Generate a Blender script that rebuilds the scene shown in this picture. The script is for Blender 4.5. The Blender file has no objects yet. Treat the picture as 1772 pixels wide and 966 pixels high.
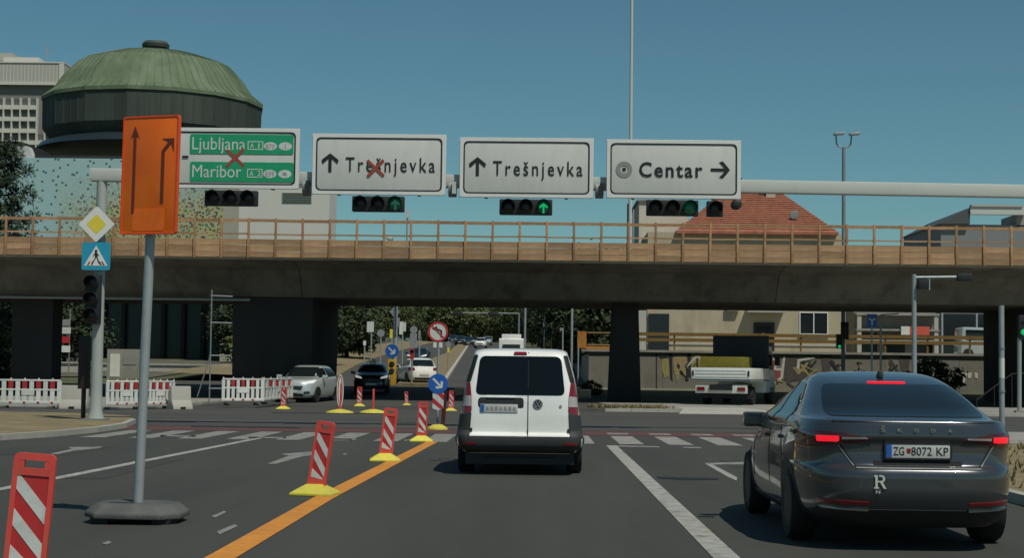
import bpy, bmesh, math, random
from math import radians, sin, cos, pi, sqrt
from mathutils import Vector, Matrix, noise
random.seed(7)
S = bpy.context.scene
COL = S.collection

# ------------------------------------------------------------------ camera
FPX, HCAM = 2800.0, 1.40                 # focal length in pixels of the 1772 px wide photograph, camera height
IW, IH = 1772.0, 966.0
CX, CY = IW/2, IH/2
VPX, VPY, ROLL = 930.0, 648.0, radians(0.7)
_d = Vector((VPX-CX, CY-VPY, -FPX)).normalized()      # the road direction (+Y) in camera space
_e = Vector((cos(ROLL), -sin(ROLL), 0))
_u = _e.cross(_d); _u = (_u if _u.y > 0 else -_u).normalized()
_x = _d.cross(_u).normalized()
RW = Matrix((_x, _d, _u))                              # world from camera
cam_d = bpy.data.cameras.new('camera'); cam = bpy.data.objects.new('camera', cam_d); COL.objects.link(cam)
cam_d.sensor_width = 36; cam_d.lens = 36*FPX/IW; cam_d.clip_start = 0.1; cam_d.clip_end = 5000
cam.matrix_world = Matrix.Translation((0, 0, HCAM)) @ RW.to_4x4()
S.camera = cam

def ray(px, py): return RW @ Vector((px-CX, CY-py, -FPX))
def G(px, py, z=0.0):                    # the point of the level z seen at a place of the photograph
    r = ray(px, py); k = (z-HCAM)/r.z; return Vector((r.x*k, r.y*k, z))
def AT(px, py, Y):                       # the point at the distance Y
    r = ray(px, py); k = Y/r.y; return Vector((r.x*k, Y, HCAM+r.z*k))

# ------------------------------------------------------------------ light
SUN = Vector((0.36, -0.50, 1.0)).normalized()          # towards the sun: behind the camera, to the right
EL = math.asin(SUN.z); AZ = math.atan2(SUN.x, SUN.y)
w = bpy.data.worlds.new('World'); S.world = w; w.use_nodes = True
nt = w.node_tree; nt.nodes.clear()
sky = nt.nodes.new('ShaderNodeTexSky'); sky.sky_type = 'NISHITA'; sky.sun_disc = False
sky.sun_elevation = EL; sky.sun_rotation = AZ; sky.air_density = 1.0; sky.dust_density = 0.15; sky.ozone_density = 1.0
sky.altitude = 100
tint = nt.nodes.new('ShaderNodeMix'); tint.data_type = 'RGBA'; tint.blend_type = 'MULTIPLY'; tint.inputs[0].default_value = 1
tint.inputs[7].default_value = (0.63, 0.985, 0.96, 1)
bg = nt.nodes.new('ShaderNodeBackground'); bg.inputs[1].default_value = 0.055
wo = nt.nodes.new('ShaderNodeOutputWorld')
nt.links.new(sky.outputs[0], tint.inputs[6]); nt.links.new(tint.outputs[2], bg.inputs[0]); nt.links.new(bg.outputs[0], wo.inputs[0])
sun_d = bpy.data.lights.new('sun', 'SUN'); sun_d.energy = 3.1; sun_d.angle = radians(0.53); sun_d.color = (1, 0.965, 0.85)
sun = bpy.data.objects.new('sun', sun_d); COL.objects.link(sun)
sun.rotation_euler = (-SUN).to_track_quat('-Z', 'Y').to_euler()
S.view_settings.view_transform = 'Standard'; S.view_settings.look = 'None'
S.view_settings.exposure = 0.0; S.view_settings.gamma = 1
S.render.engine = 'CYCLES'; S.cycles.max_bounces = 6; S.cycles.use_denoising = True

# ------------------------------------------------------------------ materials
MATS = {}
def mat(name, col, rough=0.6, metal=0.0, spec=0.5, var=0.12, scale=6.0, bump=0.0, bscale=60.0, coat=0.0, emit=None, estr=0.0,
        dirt=None, dirt_amt=0.0, dscale=1.5, stretch=None, alpha=1.0):
    if name in MATS: return MATS[name]
    m = bpy.data.materials.new(name); m.use_nodes = True; t = m.node_tree; n = t.nodes; L = t.links
    b = n['Principled BSDF']
    b.inputs['Roughness'].default_value = rough; b.inputs['Metallic'].default_value = metal
    b.inputs['Specular IOR Level'].default_value = spec; b.inputs['Coat Weight'].default_value = coat
    b.inputs['Coat Roughness'].default_value = 0.04
    tc = n.new('ShaderNodeTexCoord'); vec = tc.outputs['Object']
    if stretch:
        mp = n.new('ShaderNodeMapping'); mp.inputs['Scale'].default_value = stretch; L.new(vec, mp.inputs[0]); vec = mp.outputs[0]
    nz = n.new('ShaderNodeTexNoise'); nz.inputs['Scale'].default_value = scale; nz.inputs['Detail'].default_value = 6; nz.inputs['Roughness'].default_value = 0.65
    L.new(vec, nz.inputs['Vector'])
    rp = n.new('ShaderNodeMapRange'); rp.inputs[1].default_value = 0.25; rp.inputs[2].default_value = 0.75
    rp.inputs[3].default_value = 1-var; rp.inputs[4].default_value = 1+var; L.new(nz.outputs[0], rp.inputs[0])
    mx = n.new('ShaderNodeMix'); mx.data_type = 'RGBA'; mx.blend_type = 'MULTIPLY'; mx.inputs[0].default_value = 1
    mx.inputs[6].default_value = (*col, 1); L.new(rp.outputs[0], mx.inputs[7])
    out = mx.outputs[2]
    if dirt:
        n2 = n.new('ShaderNodeTexNoise'); n2.inputs['Scale'].default_value = dscale; n2.inputs['Detail'].default_value = 8; n2.inputs['Roughness'].default_value = 0.7
        L.new(vec, n2.inputs['Vector'])
        r2 = n.new('ShaderNodeMapRange'); r2.inputs[1].default_value = 0.48; r2.inputs[2].default_value = 0.68; r2.inputs[4].default_value = dirt_amt
        L.new(n2.outputs[0], r2.inputs[0])
        m2 = n.new('ShaderNodeMix'); m2.data_type = 'RGBA'; L.new(r2.outputs[0], m2.inputs[0]); L.new(out, m2.inputs[6]); m2.inputs[7].default_value = (*dirt, 1)
        out = m2.outputs[2]
    L.new(out, b.inputs['Base Color'])
    if bump:
        n3 = n.new('ShaderNodeTexNoise'); n3.inputs['Scale'].default_value = bscale; n3.inputs['Detail'].default_value = 5; L.new(tc.outputs['Object'], n3.inputs['Vector'])
        bp = n.new('ShaderNodeBump'); bp.inputs['Strength'].default_value = bump; bp.inputs['Distance'].default_value = 0.02
        L.new(n3.outputs[0], bp.inputs['Height']); L.new(bp.outputs[0], b.inputs['Normal'])
    if emit:
        b.inputs['Emission Color'].default_value = (*emit, 1); b.inputs['Emission Strength'].default_value = estr
    MATS[name] = m; return m

ASPH = mat('asphalt', (0.049, 0.0492, 0.041), 0.85, var=0.26, scale=0.6, bump=0.5, bscale=90, dirt=(0.060, 0.0595, 0.051), dirt_amt=0.75, dscale=0.5, stretch=(1.0, 0.10, 1))
ASPH2 = mat('asphalt_worn', (0.062, 0.059, 0.053), 0.9, var=0.2, scale=0.5, bump=0.5, bscale=80, dirt=(0.09, 0.085, 0.07), dirt_amt=0.5, dscale=0.3, stretch=(0.25, 1, 1))
TAR_SHADOW = mat('tar_shadow', (0.012, 0.012, 0.012), 0.6)  # black for sealed seams and for painted shadow streaks
WHITE_PAINT = mat('road_paint_white', (0.36, 0.355, 0.32), 0.75, var=0.25, scale=2, dirt=(0.12, 0.112, 0.10), dirt_amt=0.85, dscale=6.0)
FADED_PAINT = mat('road_paint_faded', (0.25, 0.24, 0.215), 0.8, var=0.3, scale=2, dirt=(0.075, 0.072, 0.065), dirt_amt=0.85, dscale=5)
ORANGE_PAINT = mat('road_paint_orange', (0.64, 0.25, 0.03), 0.7, var=0.12, scale=1.5, dirt=(0.30, 0.14, 0.045), dirt_amt=0.55, dscale=7)
RED_PAVE = mat('red_surfacing', (0.10, 0.042, 0.038), 0.9, var=0.2, scale=1.2, dirt=(0.06, 0.05, 0.045), dirt_amt=0.6)
CONC = mat('concrete', (0.30, 0.285, 0.25), 0.85, var=0.15, scale=1.2, bump=0.3, bscale=30, dirt=(0.15, 0.14, 0.12), dirt_amt=0.6, dscale=0.8)
CONC_LIGHT = mat('concrete_light', (0.42, 0.40, 0.35), 0.85, var=0.12, scale=1.5, bump=0.2, bscale=30, dirt=(0.28, 0.26, 0.22), dirt_amt=0.5)
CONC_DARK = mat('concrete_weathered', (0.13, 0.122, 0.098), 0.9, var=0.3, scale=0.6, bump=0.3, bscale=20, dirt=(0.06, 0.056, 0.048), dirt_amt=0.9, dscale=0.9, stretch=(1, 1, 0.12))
CONC_PIER = mat('concrete_near_black', (0.026, 0.026, 0.024), 0.9, var=0.25, scale=0.6, bump=0.3, bscale=20, dirt=(0.022, 0.021, 0.020), dirt_amt=0.8, dscale=0.5, stretch=(1, 1, 0.3))  # near-black base colour with faint upright streaks
WALLM = mat('retaining_concrete', (0.185, 0.17, 0.14), 0.9, var=0.2, scale=0.6, bump=0.2, bscale=15, dirt=(0.13, 0.12, 0.10), dirt_amt=0.7, dscale=0.5)
KERB = mat('kerb_stone', (0.40, 0.38, 0.33), 0.85, var=0.2, scale=1.5)
DRY = mat('dry_grass_soil', (0.22, 0.17, 0.09), 0.95, var=0.35, scale=1.3, bump=0.6, bscale=12, dirt=(0.11, 0.11, 0.045), dirt_amt=0.6, dscale=0.8)
GRASSY = mat('ground_green', (0.075, 0.085, 0.035), 0.95, var=0.4, scale=0.15, dirt=(0.16, 0.13, 0.07), dirt_amt=0.6, dscale=0.06)
BLADE = mat('grass_blade', (0.23, 0.185, 0.085), 0.8, var=0.4, scale=3)
WOOD = mat('timber_rail', (0.35, 0.185, 0.085), 0.75, var=0.3, scale=1.2, dirt=(0.48, 0.34, 0.19), dirt_amt=0.6, dscale=1.1)
WOOD2 = mat('timber_board', (0.37, 0.215, 0.112), 0.8, var=0.3, scale=0.8, dirt=(0.46, 0.33, 0.19), dirt_amt=0.6, dscale=0.7)
SIGNW = mat('sign_white', (0.60, 0.60, 0.565), 0.5, var=0.05, scale=1.5, dirt=(0.50, 0.50, 0.46), dirt_amt=0.6, dscale=1.2, stretch=(1, 1, 0.4))
SIGNEDGE = mat('sign_rim_white', (0.70, 0.70, 0.67), 0.5, var=0.04)
BLACK = mat('black_paint', (0.012, 0.013, 0.013), 0.5, var=0.1)
BLACKP = mat('black_plastic', (0.014, 0.015, 0.016), 0.55, var=0.15)
GREEN = mat('sign_green', (0.006, 0.30, 0.125), 0.5, var=0.06, dirt=(0.02, 0.32, 0.16), dirt_amt=0.5)
GREY_PAINT = mat('sign_grey', (0.27, 0.27, 0.25), 0.5)
TAPE = mat('red_tape', (0.30, 0.055, 0.03), 0.6)
GALV = mat('galvanised_steel', (0.36, 0.39, 0.39), 0.5, metal=0.35, var=0.12, scale=4)
GALV_D = mat('grey_steel', (0.24, 0.26, 0.255), 0.55, metal=0.3, var=0.15, scale=3)
GANTRY = mat('gantry_paint', (0.52, 0.54, 0.50), 0.75, spec=.25, var=0.10, scale=1.5, dirt=(0.42, 0.43, 0.40), dirt_amt=0.6)
SIGNBACK = mat('sign_back', (0.30, 0.31, 0.31), 0.5, metal=0.3)
REDW = mat('reflective_red', (0.46, 0.024, 0.026), 0.5, var=0.12, scale=4, dirt=(0.30, 0.06, 0.05), dirt_amt=0.6, dscale=5)
WHITER = mat('reflective_white', (0.58, 0.60, 0.58), 0.5, var=0.10, dirt=(0.36, 0.36, 0.33), dirt_amt=0.6, dscale=5)
REDF = mat('red_frame', (0.62, 0.065, 0.05), 0.55, var=0.12, scale=5, dirt=(0.42, 0.10, 0.07), dirt_amt=0.6, dscale=6)
YEL = mat('yellow_rubber', (0.66, 0.58, 0.07), 0.6, var=0.1, scale=5, dirt=(0.45, 0.40, 0.09), dirt_amt=0.6, dscale=6)
RUBBER = mat('recycled_rubber', (0.085, 0.086, 0.082), 0.8, var=0.2, scale=5, bump=0.3, bscale=40, dirt=(0.14, 0.135, 0.12), dirt_amt=0.6, dscale=4)
ORANGE = mat('sign_orange', (0.92, 0.15, 0.008), 0.32, var=0.1, scale=1.0, dirt=(0.95, 0.24, 0.012), dirt_amt=0.6, dscale=1.6)
DARKBR = mat('arrow_dark', (0.15, 0.028, 0.012), 0.5)
BLUE = mat('sign_blue', (0.012, 0.105, 0.42), 0.5, var=0.05)
CYAN = mat('sign_light_blue', (0.02, 0.30, 0.46), 0.5, var=0.05)
YELLOW = mat('sign_yellow', (0.72, 0.60, 0.06), 0.5, var=0.05)
PLWHITE = mat('plastic_white', (0.68, 0.68, 0.62), 0.6, var=0.08, dirt=(0.45, 0.44, 0.38), dirt_amt=0.5, dscale=3)
GLASS = mat('car_glass', (0.010, 0.014, 0.016), 0.04, spec=0.6, var=0.0)
GLASS_B = mat('building_glass', (0.016, 0.020, 0.023), 0.12, spec=0.5, var=0.2)
GLASS_VAN = mat('van_rear_glass', (0.006, 0.009, 0.010), 0.06, spec=0.28, var=0.0)
TYRE = mat('tyre', (0.012, 0.012, 0.012), 0.8, var=0.2)
RIM = mat('alloy', (0.30, 0.30, 0.30), 0.35, metal=0.8)
RIM_D = mat('alloy_dark', (0.05, 0.05, 0.052), 0.35, metal=0.7)
CHROME = mat('chrome', (0.65, 0.65, 0.65), 0.12, metal=1.0, var=0)
LAMPRED = mat('lamp_red', (0.20, 0.006, 0.009), 0.12, spec=0.6, coat=0.6, var=0)
LAMPDARK = mat('lamp_smoked_red', (0.075, 0.005, 0.007), 0.12, spec=0.6, coat=0.6, var=0)
LAMPLIT = mat('lamp_red_lit', (0.5, 0.01, 0.02), 0.3, var=0, emit=(1.0, 0.012, 0.03), estr=0.8)
LAMPCLEAR = mat('lamp_clear', (0.42, 0.38, 0.36), 0.15, coat=0.7, var=0.1)
HEADLAMP = mat('headlamp', (0.55, 0.56, 0.56), 0.12, coat=1, var=0.1)
HEADLIT = mat('headlamp_lit', (0.6, 0.6, 0.6), 0.2, var=0, emit=(1, 0.97, 0.9), estr=0.35)
GREENLIT = mat('signal_green_lit', (0.0, 0.2, 0.06), 0.4, var=0, emit=(0.02, 0.9, 0.30), estr=0.4)
GREENPALE = mat('signal_green_pale', (0.05, 0.22, 0.14), 0.4, var=0, emit=(0.10, 0.5, 0.30), estr=0.12)
GREENDIM = mat('signal_green_dim', (0.004, 0.06, 0.035), 0.25, coat=0.5, emit=(0.0, 0.35, 0.14), estr=0.05, var=0)
LENS = mat('signal_lens_dark', (0.016, 0.012, 0.011), 0.3, var=0.2)
AMBER = mat('amber_lens', (0.05, 0.025, 0.006), 0.25)
PLATE = mat('plate_white', (0.55, 0.55, 0.52), 0.5, var=0.04)
SEAM = mat('seam', (0.006, 0.006, 0.006), 0.8, var=0)
BARK = mat('bark', (0.055, 0.042, 0.030), 0.95, var=0.3, scale=4, bump=0.6, bscale=20)

def paint(name, col, metal=0.0, rough=0.35):
    return mat(name, col, rough, metal=metal, var=0.03, scale=2, coat=1.0)
P_WHITE = mat('paint_white', (0.84, 0.84, 0.80), .35, var=.03, scale=2, coat=.9, dirt=(.68, .665, .61), dirt_amt=.5, dscale=1.6)
P_GREY = paint('paint_graphite', (0.066, 0.070, 0.076), 0.5, 0.27)
P_BLACK = paint('paint_black', (0.008, 0.009, 0.011))
P_SILVER = paint('paint_pearl_white', (0.48, 0.52, 0.50), 0.25)
P_DARKBLUE = paint('paint_dark_blue', (0.012, 0.018, 0.03), 0.3)
P_RED = paint('paint_red', (0.30, 0.015, 0.02))

def leafmat(name, c1, c2):
    m = bpy.data.materials.new(name); m.use_nodes = True; t = m.node_tree; n = t.nodes; L = t.links; b = n['Principled BSDF']
    b.inputs['Roughness'].default_value = 0.7; b.inputs['Specular IOR Level'].default_value = 0.25
    tc = n.new('ShaderNodeTexCoord'); nz = n.new('ShaderNodeTexNoise'); nz.inputs['Scale'].default_value = 0.9; nz.inputs['Detail'].default_value = 5
    L.new(tc.outputs['Object'], nz.inputs['Vector'])
    oi = n.new('ShaderNodeObjectInfo'); ad = n.new('ShaderNodeMath'); ad.operation = 'MULTIPLY_ADD'; L.new(oi.outputs['Random'], ad.inputs[0]); ad.inputs[1].default_value = 0.4
    L.new(nz.outputs[0], ad.inputs[2])
    rp = n.new('ShaderNodeValToRGB'); rp.color_ramp.elements[0].position = 0.4; rp.color_ramp.elements[1].position = 0.95
    rp.color_ramp.elements[0].color = (*c1, 1); rp.color_ramp.elements[1].color = (*c2, 1)
    L.new(ad.outputs[0], rp.inputs[0]); L.new(rp.outputs[0], b.inputs['Base Color'])
    MATS[name] = m; return m
LEAF = leafmat('leaf_green', (0.048, 0.066, 0.022), (0.140, 0.160, 0.060))
LEAF_D = leafmat('leaf_dark', (0.022, 0.036, 0.018), (0.062, 0.080, 0.034))
LEAF_P = leafmat('needle', (0.022, 0.040, 0.020), (0.060, 0.085, 0.042))

def per_piece(m, amt):
    t = m.node_tree; n = t.nodes; L = t.links; b = n['Principled BSDF']; src = b.inputs['Base Color'].links[0].from_socket
    oi = n.new('ShaderNodeObjectInfo'); r = n.new('ShaderNodeMapRange'); r.inputs[3].default_value = 1-amt; r.inputs[4].default_value = 1+amt; L.new(oi.outputs['Random'], r.inputs[0])
    x = n.new('ShaderNodeMix'); x.data_type = 'RGBA'; x.blend_type = 'MULTIPLY'; x.inputs[0].default_value = 1; L.new(src, x.inputs[6]); L.new(r.outputs[0], x.inputs[7]); L.new(x.outputs[2], b.inputs['Base Color'])
for m_, a_ in ((WOOD, .22), (WOOD2, .24), (CONC_DARK, .10), (WALLM, .12), (PLWHITE, .10), (REDF, .12), (YEL, .12), (KERB, .1)): per_piece(m_, a_)
# ------------------------------------------------------------------ mesh building
class MB:
    def __init__(s): s.v = []; s.f = []; s.mi = []
    def add(s, vs, fs, mi=0):
        o = len(s.v); s.v += [tuple(v) for v in vs]; s.f += [tuple(i+o for i in f) for f in fs]; s.mi += [mi]*len(fs); return s
    def box(s, c, size, rot=None, mi=0):
        hx, hy, hz = size[0]/2, size[1]/2, size[2]/2
        vs = [Vector((x, y, z)) for x in (-hx, hx) for y in (-hy, hy) for z in (-hz, hz)]
        if rot is not None: vs = [rot @ v for v in vs]
        vs = [v+Vector(c) for v in vs]
        return s.add(vs, [(0, 1, 3, 2), (4, 6, 7, 5), (0, 4, 5, 1), (2, 3, 7, 6), (0, 2, 6, 4), (1, 5, 7, 3)], mi)
    def cyl(s, p0, p1, r0, r1=None, n=14, mi=0):
        p0, p1 = Vector(p0), Vector(p1); r1 = r0 if r1 is None else r1
        d = (p1-p0).normalized(); a = d.orthogonal().normalized(); b = d.cross(a)
        vs = [p0+(a*cos(2*pi*i/n)+b*sin(2*pi*i/n))*r0 for i in range(n)]+[p1+(a*cos(2*pi*i/n)+b*sin(2*pi*i/n))*r1 for i in range(n)]
        fs = [(i, (i+1) % n, (i+1) % n+n, i+n) for i in range(n)]+[tuple(range(n))[::-1], tuple(range(n, 2*n))]
        return s.add(vs, fs, mi)
    def tube(s, pts, r, n=8, mi=0):
        for a, b in zip(pts[:-1], pts[1:]): s.cyl(a, b, r, r, n, mi)
        return s
    def lathe(s, prof, c=(0, 0, 0), n=24, axis='z', mi=0, closed=False):
        vs = []; c = Vector(c)
        for r, h in prof:
            for i in range(n):
                a = 2*pi*i/n
                p = {'z': (r*cos(a), r*sin(a), h), 'y': (r*cos(a), h, r*sin(a)), 'x': (h, r*cos(a), r*sin(a))}[axis]
                vs.append(c+Vector(p))
        k = len(prof); fs = []
        for j in range(k if closed else k-1):
            j2 = (j+1) % k
            for i in range(n): fs.append((j*n+i, j*n+(i+1) % n, j2*n+(i+1) % n, j2*n+i))
        if not closed:
            if prof[0][0] > 1e-6: fs.append(tuple(range(n))[::-1])
            if prof[-1][0] > 1e-6: fs.append(tuple(range((k-1)*n, k*n)))
        return s.add(vs, fs, mi)
    def prism(s, poly, y0, y1, mi=0):                    # outline in x, z extruded along y
        n = len(poly); vs = [(x, y0, z) for x, z in poly]+[(x, y1, z) for x, z in poly]
        fs = [tuple(range(n)), tuple(range(n, 2*n))[::-1]]+[(i, i+n, (i+1) % n+n, (i+1) % n) for i in range(n)]
        return s.add(vs, fs, mi)
    def prismz(s, poly, z0, z1, mi=0):                   # outline in x, y extruded along z
        n = len(poly); vs = [(p[0], p[1], z0) for p in poly]+[(p[0], p[1], z1) for p in poly]
        fs = [tuple(range(n))[::-1], tuple(range(n, 2*n))]+[(i, (i+1) % n, (i+1) % n+n, i+n) for i in range(n)]
        return s.add(vs, fs, mi)
    def prismx(s, poly, x0, x1, mi=0):                   # outline in y, z extruded along x
        n = len(poly); vs = [(x0, y, z) for y, z in poly]+[(x1, y, z) for y, z in poly]
        fs = [tuple(range(n))[::-1], tuple(range(n, 2*n))]+[(i, (i+1) % n, (i+1) % n+n, i+n) for i in range(n)]
        return s.add(vs, fs, mi)
    def sheet(s, pts, z=None, mi=0):
        return s.add([(p[0], p[1], p[2] if z is None else z) for p in pts], [tuple(range(len(pts)))], mi)
    def mesh(s, name, bevel=0, angle=38, recalc=True, smooth=True):
        me = bpy.data.meshes.new(name); me.from_pydata(s.v, [], s.f)
        for p, i in zip(me.polygons, s.mi): p.material_index = i
        bm = bmesh.new(); bm.from_mesh(me)
        if recalc: bmesh.ops.recalc_face_normals(bm, faces=bm.faces)
        if bevel:
            es = [e for e in bm.edges if len(e.link_faces) == 2 and e.calc_face_angle(0) > radians(30)]
            bmesh.ops.bevel(bm, geom=es, offset=bevel, segments=2, profile=0.6, affect='EDGES', clamp_overlap=True)
        bm.to_mesh(me); bm.free()
        if smooth:
            me.shade_smooth(); me.set_sharp_from_angle(angle=radians(angle))
        return me

def link(name, me, mats, parent=None, loc=None, rz=None):
    o = bpy.data.objects.new(name, me); COL.objects.link(o)
    for m in (mats if isinstance(mats, (list, tuple)) else [mats]): 
        if m is not None: me.materials.append(m)
    if parent is not None: o.parent = parent
    if loc is not None: o.location = loc
    if rz: o.rotation_euler.z = rz
    return o
def part(name, mb, mats, parent, label=None, loc=None, **k):
    o = link(name, mb.mesh(name, **k) if isinstance(mb, MB) else mb, mats, parent, loc)
    if label: o['label'] = label
    return o
def thing(name, label, cat, loc=(0, 0, 0), rz=0, group=None):
    o = bpy.data.objects.new(name, None); COL.objects.link(o); o.location = loc; o.rotation_euler.z = rz; o.empty_display_size = 0.2
    o['label'] = label; o['category'] = cat
    if group: o['group'] = group
    return o
def solo(name, mb, mats, label, cat, loc=(0, 0, 0), rz=0, group=None, **k):
    o = link(name, mb.mesh(name, **k), mats, None, loc, rz); o['label'] = label; o['category'] = cat
    if group: o['group'] = group
    return o
def struct(name, mb, mats, parent=None, loc=None, **k):
    o = link(name, mb.mesh(name, **k) if isinstance(mb, MB) else mb, mats, parent, loc)
    if parent is None: o['kind'] = 'structure'
    return o
def same(o, parent, loc=None, name=None):                 # one more object on the same mesh
    c = o.copy(); COL.objects.link(c); c.parent = parent
    if loc is not None: c.location = loc
    return c
def dup(root, loc, rz, label, group=None):
    r = root.copy(); COL.objects.link(r); r.location = loc; r.rotation_euler = (0, 0, rz); r['label'] = label
    if group: r['group'] = group
    for ch in list(root.children):
        c = ch.copy(); COL.objects.link(c); c.parent = r
        for g in list(ch.children):
            d = g.copy(); COL.objects.link(d); d.parent = c
    return r

_tc = {}
def text_mesh(txt, height, width=None, spacing=1.0, depth=0.003, bold=0.0):   # lettering that faces -Y, baseline at z=0, left at x=0
    cu = bpy.data.curves.new('t', 'FONT'); cu.body = txt; cu.size = 1; cu.space_character = spacing; cu.extrude = 0; cu.offset = bold; cu.resolution_u = 3
    o = bpy.data.objects.new('t', cu); COL.objects.link(o)
    dg = bpy.context.evaluated_depsgraph_get(); dg.update()
    me = bpy.data.meshes.new_from_object(o.evaluated_get(dg)); bpy.data.objects.remove(o)
    xs = [v.co.x for v in me.vertices]
    x0, x1 = min(xs), max(xs); k = height/0.729
    kx = (width/(x1-x0)) if width else k
    mb = MB(); vs = [((v.co.x-x0)*kx, 0, v.co.y*k) for v in me.vertices]
    mb.add(vs, [tuple(p.vertices) for p in me.polygons])
    bm = bmesh.new(); m2 = mb.mesh('lettering', smooth=False); bpy.data.meshes.remove(me)
    bm.from_mesh(m2)
    for f in bm.faces:
        f.normal_update()
        if f.normal.y > 0: f.normal_flip()
    r = bmesh.ops.extrude_face_region(bm, geom=list(bm.faces))
    for v in r['geom']:
        if isinstance(v, bmesh.types.BMVert): v.co.y += -depth
    bm.to_mesh(m2); bm.free(); return m2
def round_poly(poly, r, n=5):
    out = []; m = len(poly); rr = r if isinstance(r, (list, tuple)) else [r]*m
    for i in range(m):
        p0, p1, p2 = Vector(poly[i-1]), Vector(poly[i]), Vector(poly[(i+1) % m])
        a = (p0-p1); b = (p2-p1); d = min(rr[i], a.length*0.49, b.length*0.49)
        if d < 1e-5: out.append(tuple(p1)); continue
        pa = p1+a.normalized()*d; pb = p1+b.normalized()*d
        for k in range(n+1):
            t = k/n; out.append(tuple(pa*(1-t)**2+p1*2*t*(1-t)+pb*t*t))
    return out
def rrect(w, h, r, cx=0, cz=0): return round_poly([(cx-w/2, cz-h/2), (cx+w/2, cz-h/2), (cx+w/2, cz+h/2), (cx-w/2, cz+h/2)], r)
def disc(r, n=28, cx=0, cz=0): return [(cx+r*cos(2*pi*i/n), cz+r*sin(2*pi*i/n)) for i in range(n)]
def ringmb(mb, outer, inner, y0, y1, mi=0):               # frame between two outlines with the same number of points
    n = len(outer)
    vs = [(x, y0, z) for x, z in outer]+[(x, y0, z) for x, z in inner]+[(x, y1, z) for x, z in outer]+[(x, y1, z) for x, z in inner]
    fs = []
    for i in range(n):
        j = (i+1) % n
        fs += [(i, j, j+n, i+n), (i+2*n, i+3*n, j+3*n, j+2*n), (i, i+2*n, j+2*n, j), (i+n, j+n, j+3*n, i+3*n)]
    return mb.add(vs, fs, mi)

# ------------------------------------------------------------------ terrain and roads
def smooth(a, b, x):
    t = min(1, max(0, (x-a)/(b-a))); return t*t*(3-2*t)
def TZ(Y):                                                # the road climbs beyond the bridge
    if Y < 66: return 0.0
    if Y < 78: return 0.0314*(Y-66)**2/24
    return 0.0314*(Y-72) if Y < 300 else 0.0314*228+0.02*(Y-300)
def SH(Y): return -max(0, Y-80)*0.03                      # and bends gently to the left
def grid(xs, ys, fz, fx=lambda x, y: x):
    mb = MB(); nx = len(xs)
    vs = [(fx(x, y), y, fz(x, y)) for y in ys for x in xs]
    fs = [(j*nx+i, j*nx+i+1, (j+1)*nx+i+1, (j+1)*nx+i) for j in range(len(ys)-1) for i in range(nx-1)]
    mb.add(vs, fs); return mb
YS = [-60, -30, 0, 20, 40, 60, 64, 68, 70, 72, 74, 76, 78, 82, 88, 95, 105, 120, 140, 160, 180, 210, 240, 270, 300, 340, 380, 420, 470, 520, 600, 800, 1200, 2500]
XS = [-1500, -600, -300, -150, -80, -40, -20, 0, 20, 40, 80, 150, 300, 600, 1500]
struct('ground', grid(XS, YS, lambda x, y: TZ(y)-0.03), GRASSY)
road = struct('road', grid([-30, -20, -10, 0, 5.4], [-30, 0, 20, 40, 66], lambda x, y: 0.0), ASPH)
struct('cross_street', grid([-140, -60, -20, 0, 20, 60, 140], [40.6, 50, 62.0], lambda x, y: 0.004), ASPH2)
ysr = [y for y in YS if 66 <= y <= 420]; ysr = [65.9]+[y for y in ysr if y > 66]
struct('road', grid([-21, -12, -6, 0, 3.0], ysr, lambda x, y: TZ(y)+0.002 if y > 66 else 0.003, lambda x, y: x+SH(y)), ASPH2)

# pavements with kerbs
def kerbline(pts, z, h=0.13, wd=0.16):
    mb = MB()
    for a, b in zip(pts[:-1], pts[1:]):
        a, b = Vector((*a, 0)), Vector((*b, 0)); L = (b-a).length; n = max(1, int(L/1.0)); d = (b-a)/n
        ang = math.atan2(d.y, d.x)
        for i in range(n):
            c = a+d*(i+0.5); mb.box((c.x, c.y, z+h/2), (d.length-0.012, wd, h+0.003*(i % 2)), Matrix.Rotation(ang, 3, 'Z'))
    return mb
pv = struct('pavement', MB().prismz([(3.2, 62.2), (140, 62.2), (140, 92), (1.8, 92), (3.0, 72)], -0.3, 0.125), CONC)
struct('kerb', kerbline([(2.6, 62.1), (60, 62.1)], 0), KERB)
struct('paving_apron', MB().sheet([(5.2, 59.6, .012), (9.1, 59.6, .012), (8.6, 62.4, .135), (8.3, 66, .135), (5.6, 66, .135), (5.6, 62.4, .135)]), CONC_LIGHT)
pv2 = struct('pavement', MB().prismz([(-140, 58.6), (-14.5, 58.6), (-13.5, 60), (-14.2, 92), (-140, 92)], -0.3, 0.10), CONC)
struct('kerb', kerbline([(-60, 58.5), (-14.5, 58.5)], 0, 0.11), KERB)
# verge on the near left with its rounded corner
vg = [G(-260, 800), G(0, 762), G(90, 756), G(165, 748.5), G(215, 741), G(232, 733), G(225, 727), G(150, 722), G(-40, 718), G(-260, 716)]
struct('verge', MB().prismz([(p.x, p.y) for p in vg], -0.2, 0.11), DRY)
struct('kerb', kerbline([(p.x, p.y-0.09) for p in vg[:6]], 0, 0.115, 0.15), KERB)
# right verge beside the car
struct('verge', MB().prismz([(5.6, -30), (40, -30), (40, 33), (5.6, 33)], -0.2, 0.10), DRY)
struct('kerb', kerbline([(5.5, -10), (5.5, 33)], 0, 0.12, 0.15), KERB)
struct('pavement', MB().prismz([(6.4, 33.2), (40, 33.2), (40, 40.4), (9.5, 40.4), (7, 38.5)], -0.2, 0.115), CONC)
struct('red_path', MB().sheet([(-12, 37.55), (40, 37.55), (40, 40.3), (-12, 40.3)], 0.0045), RED_PAVE)
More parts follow.
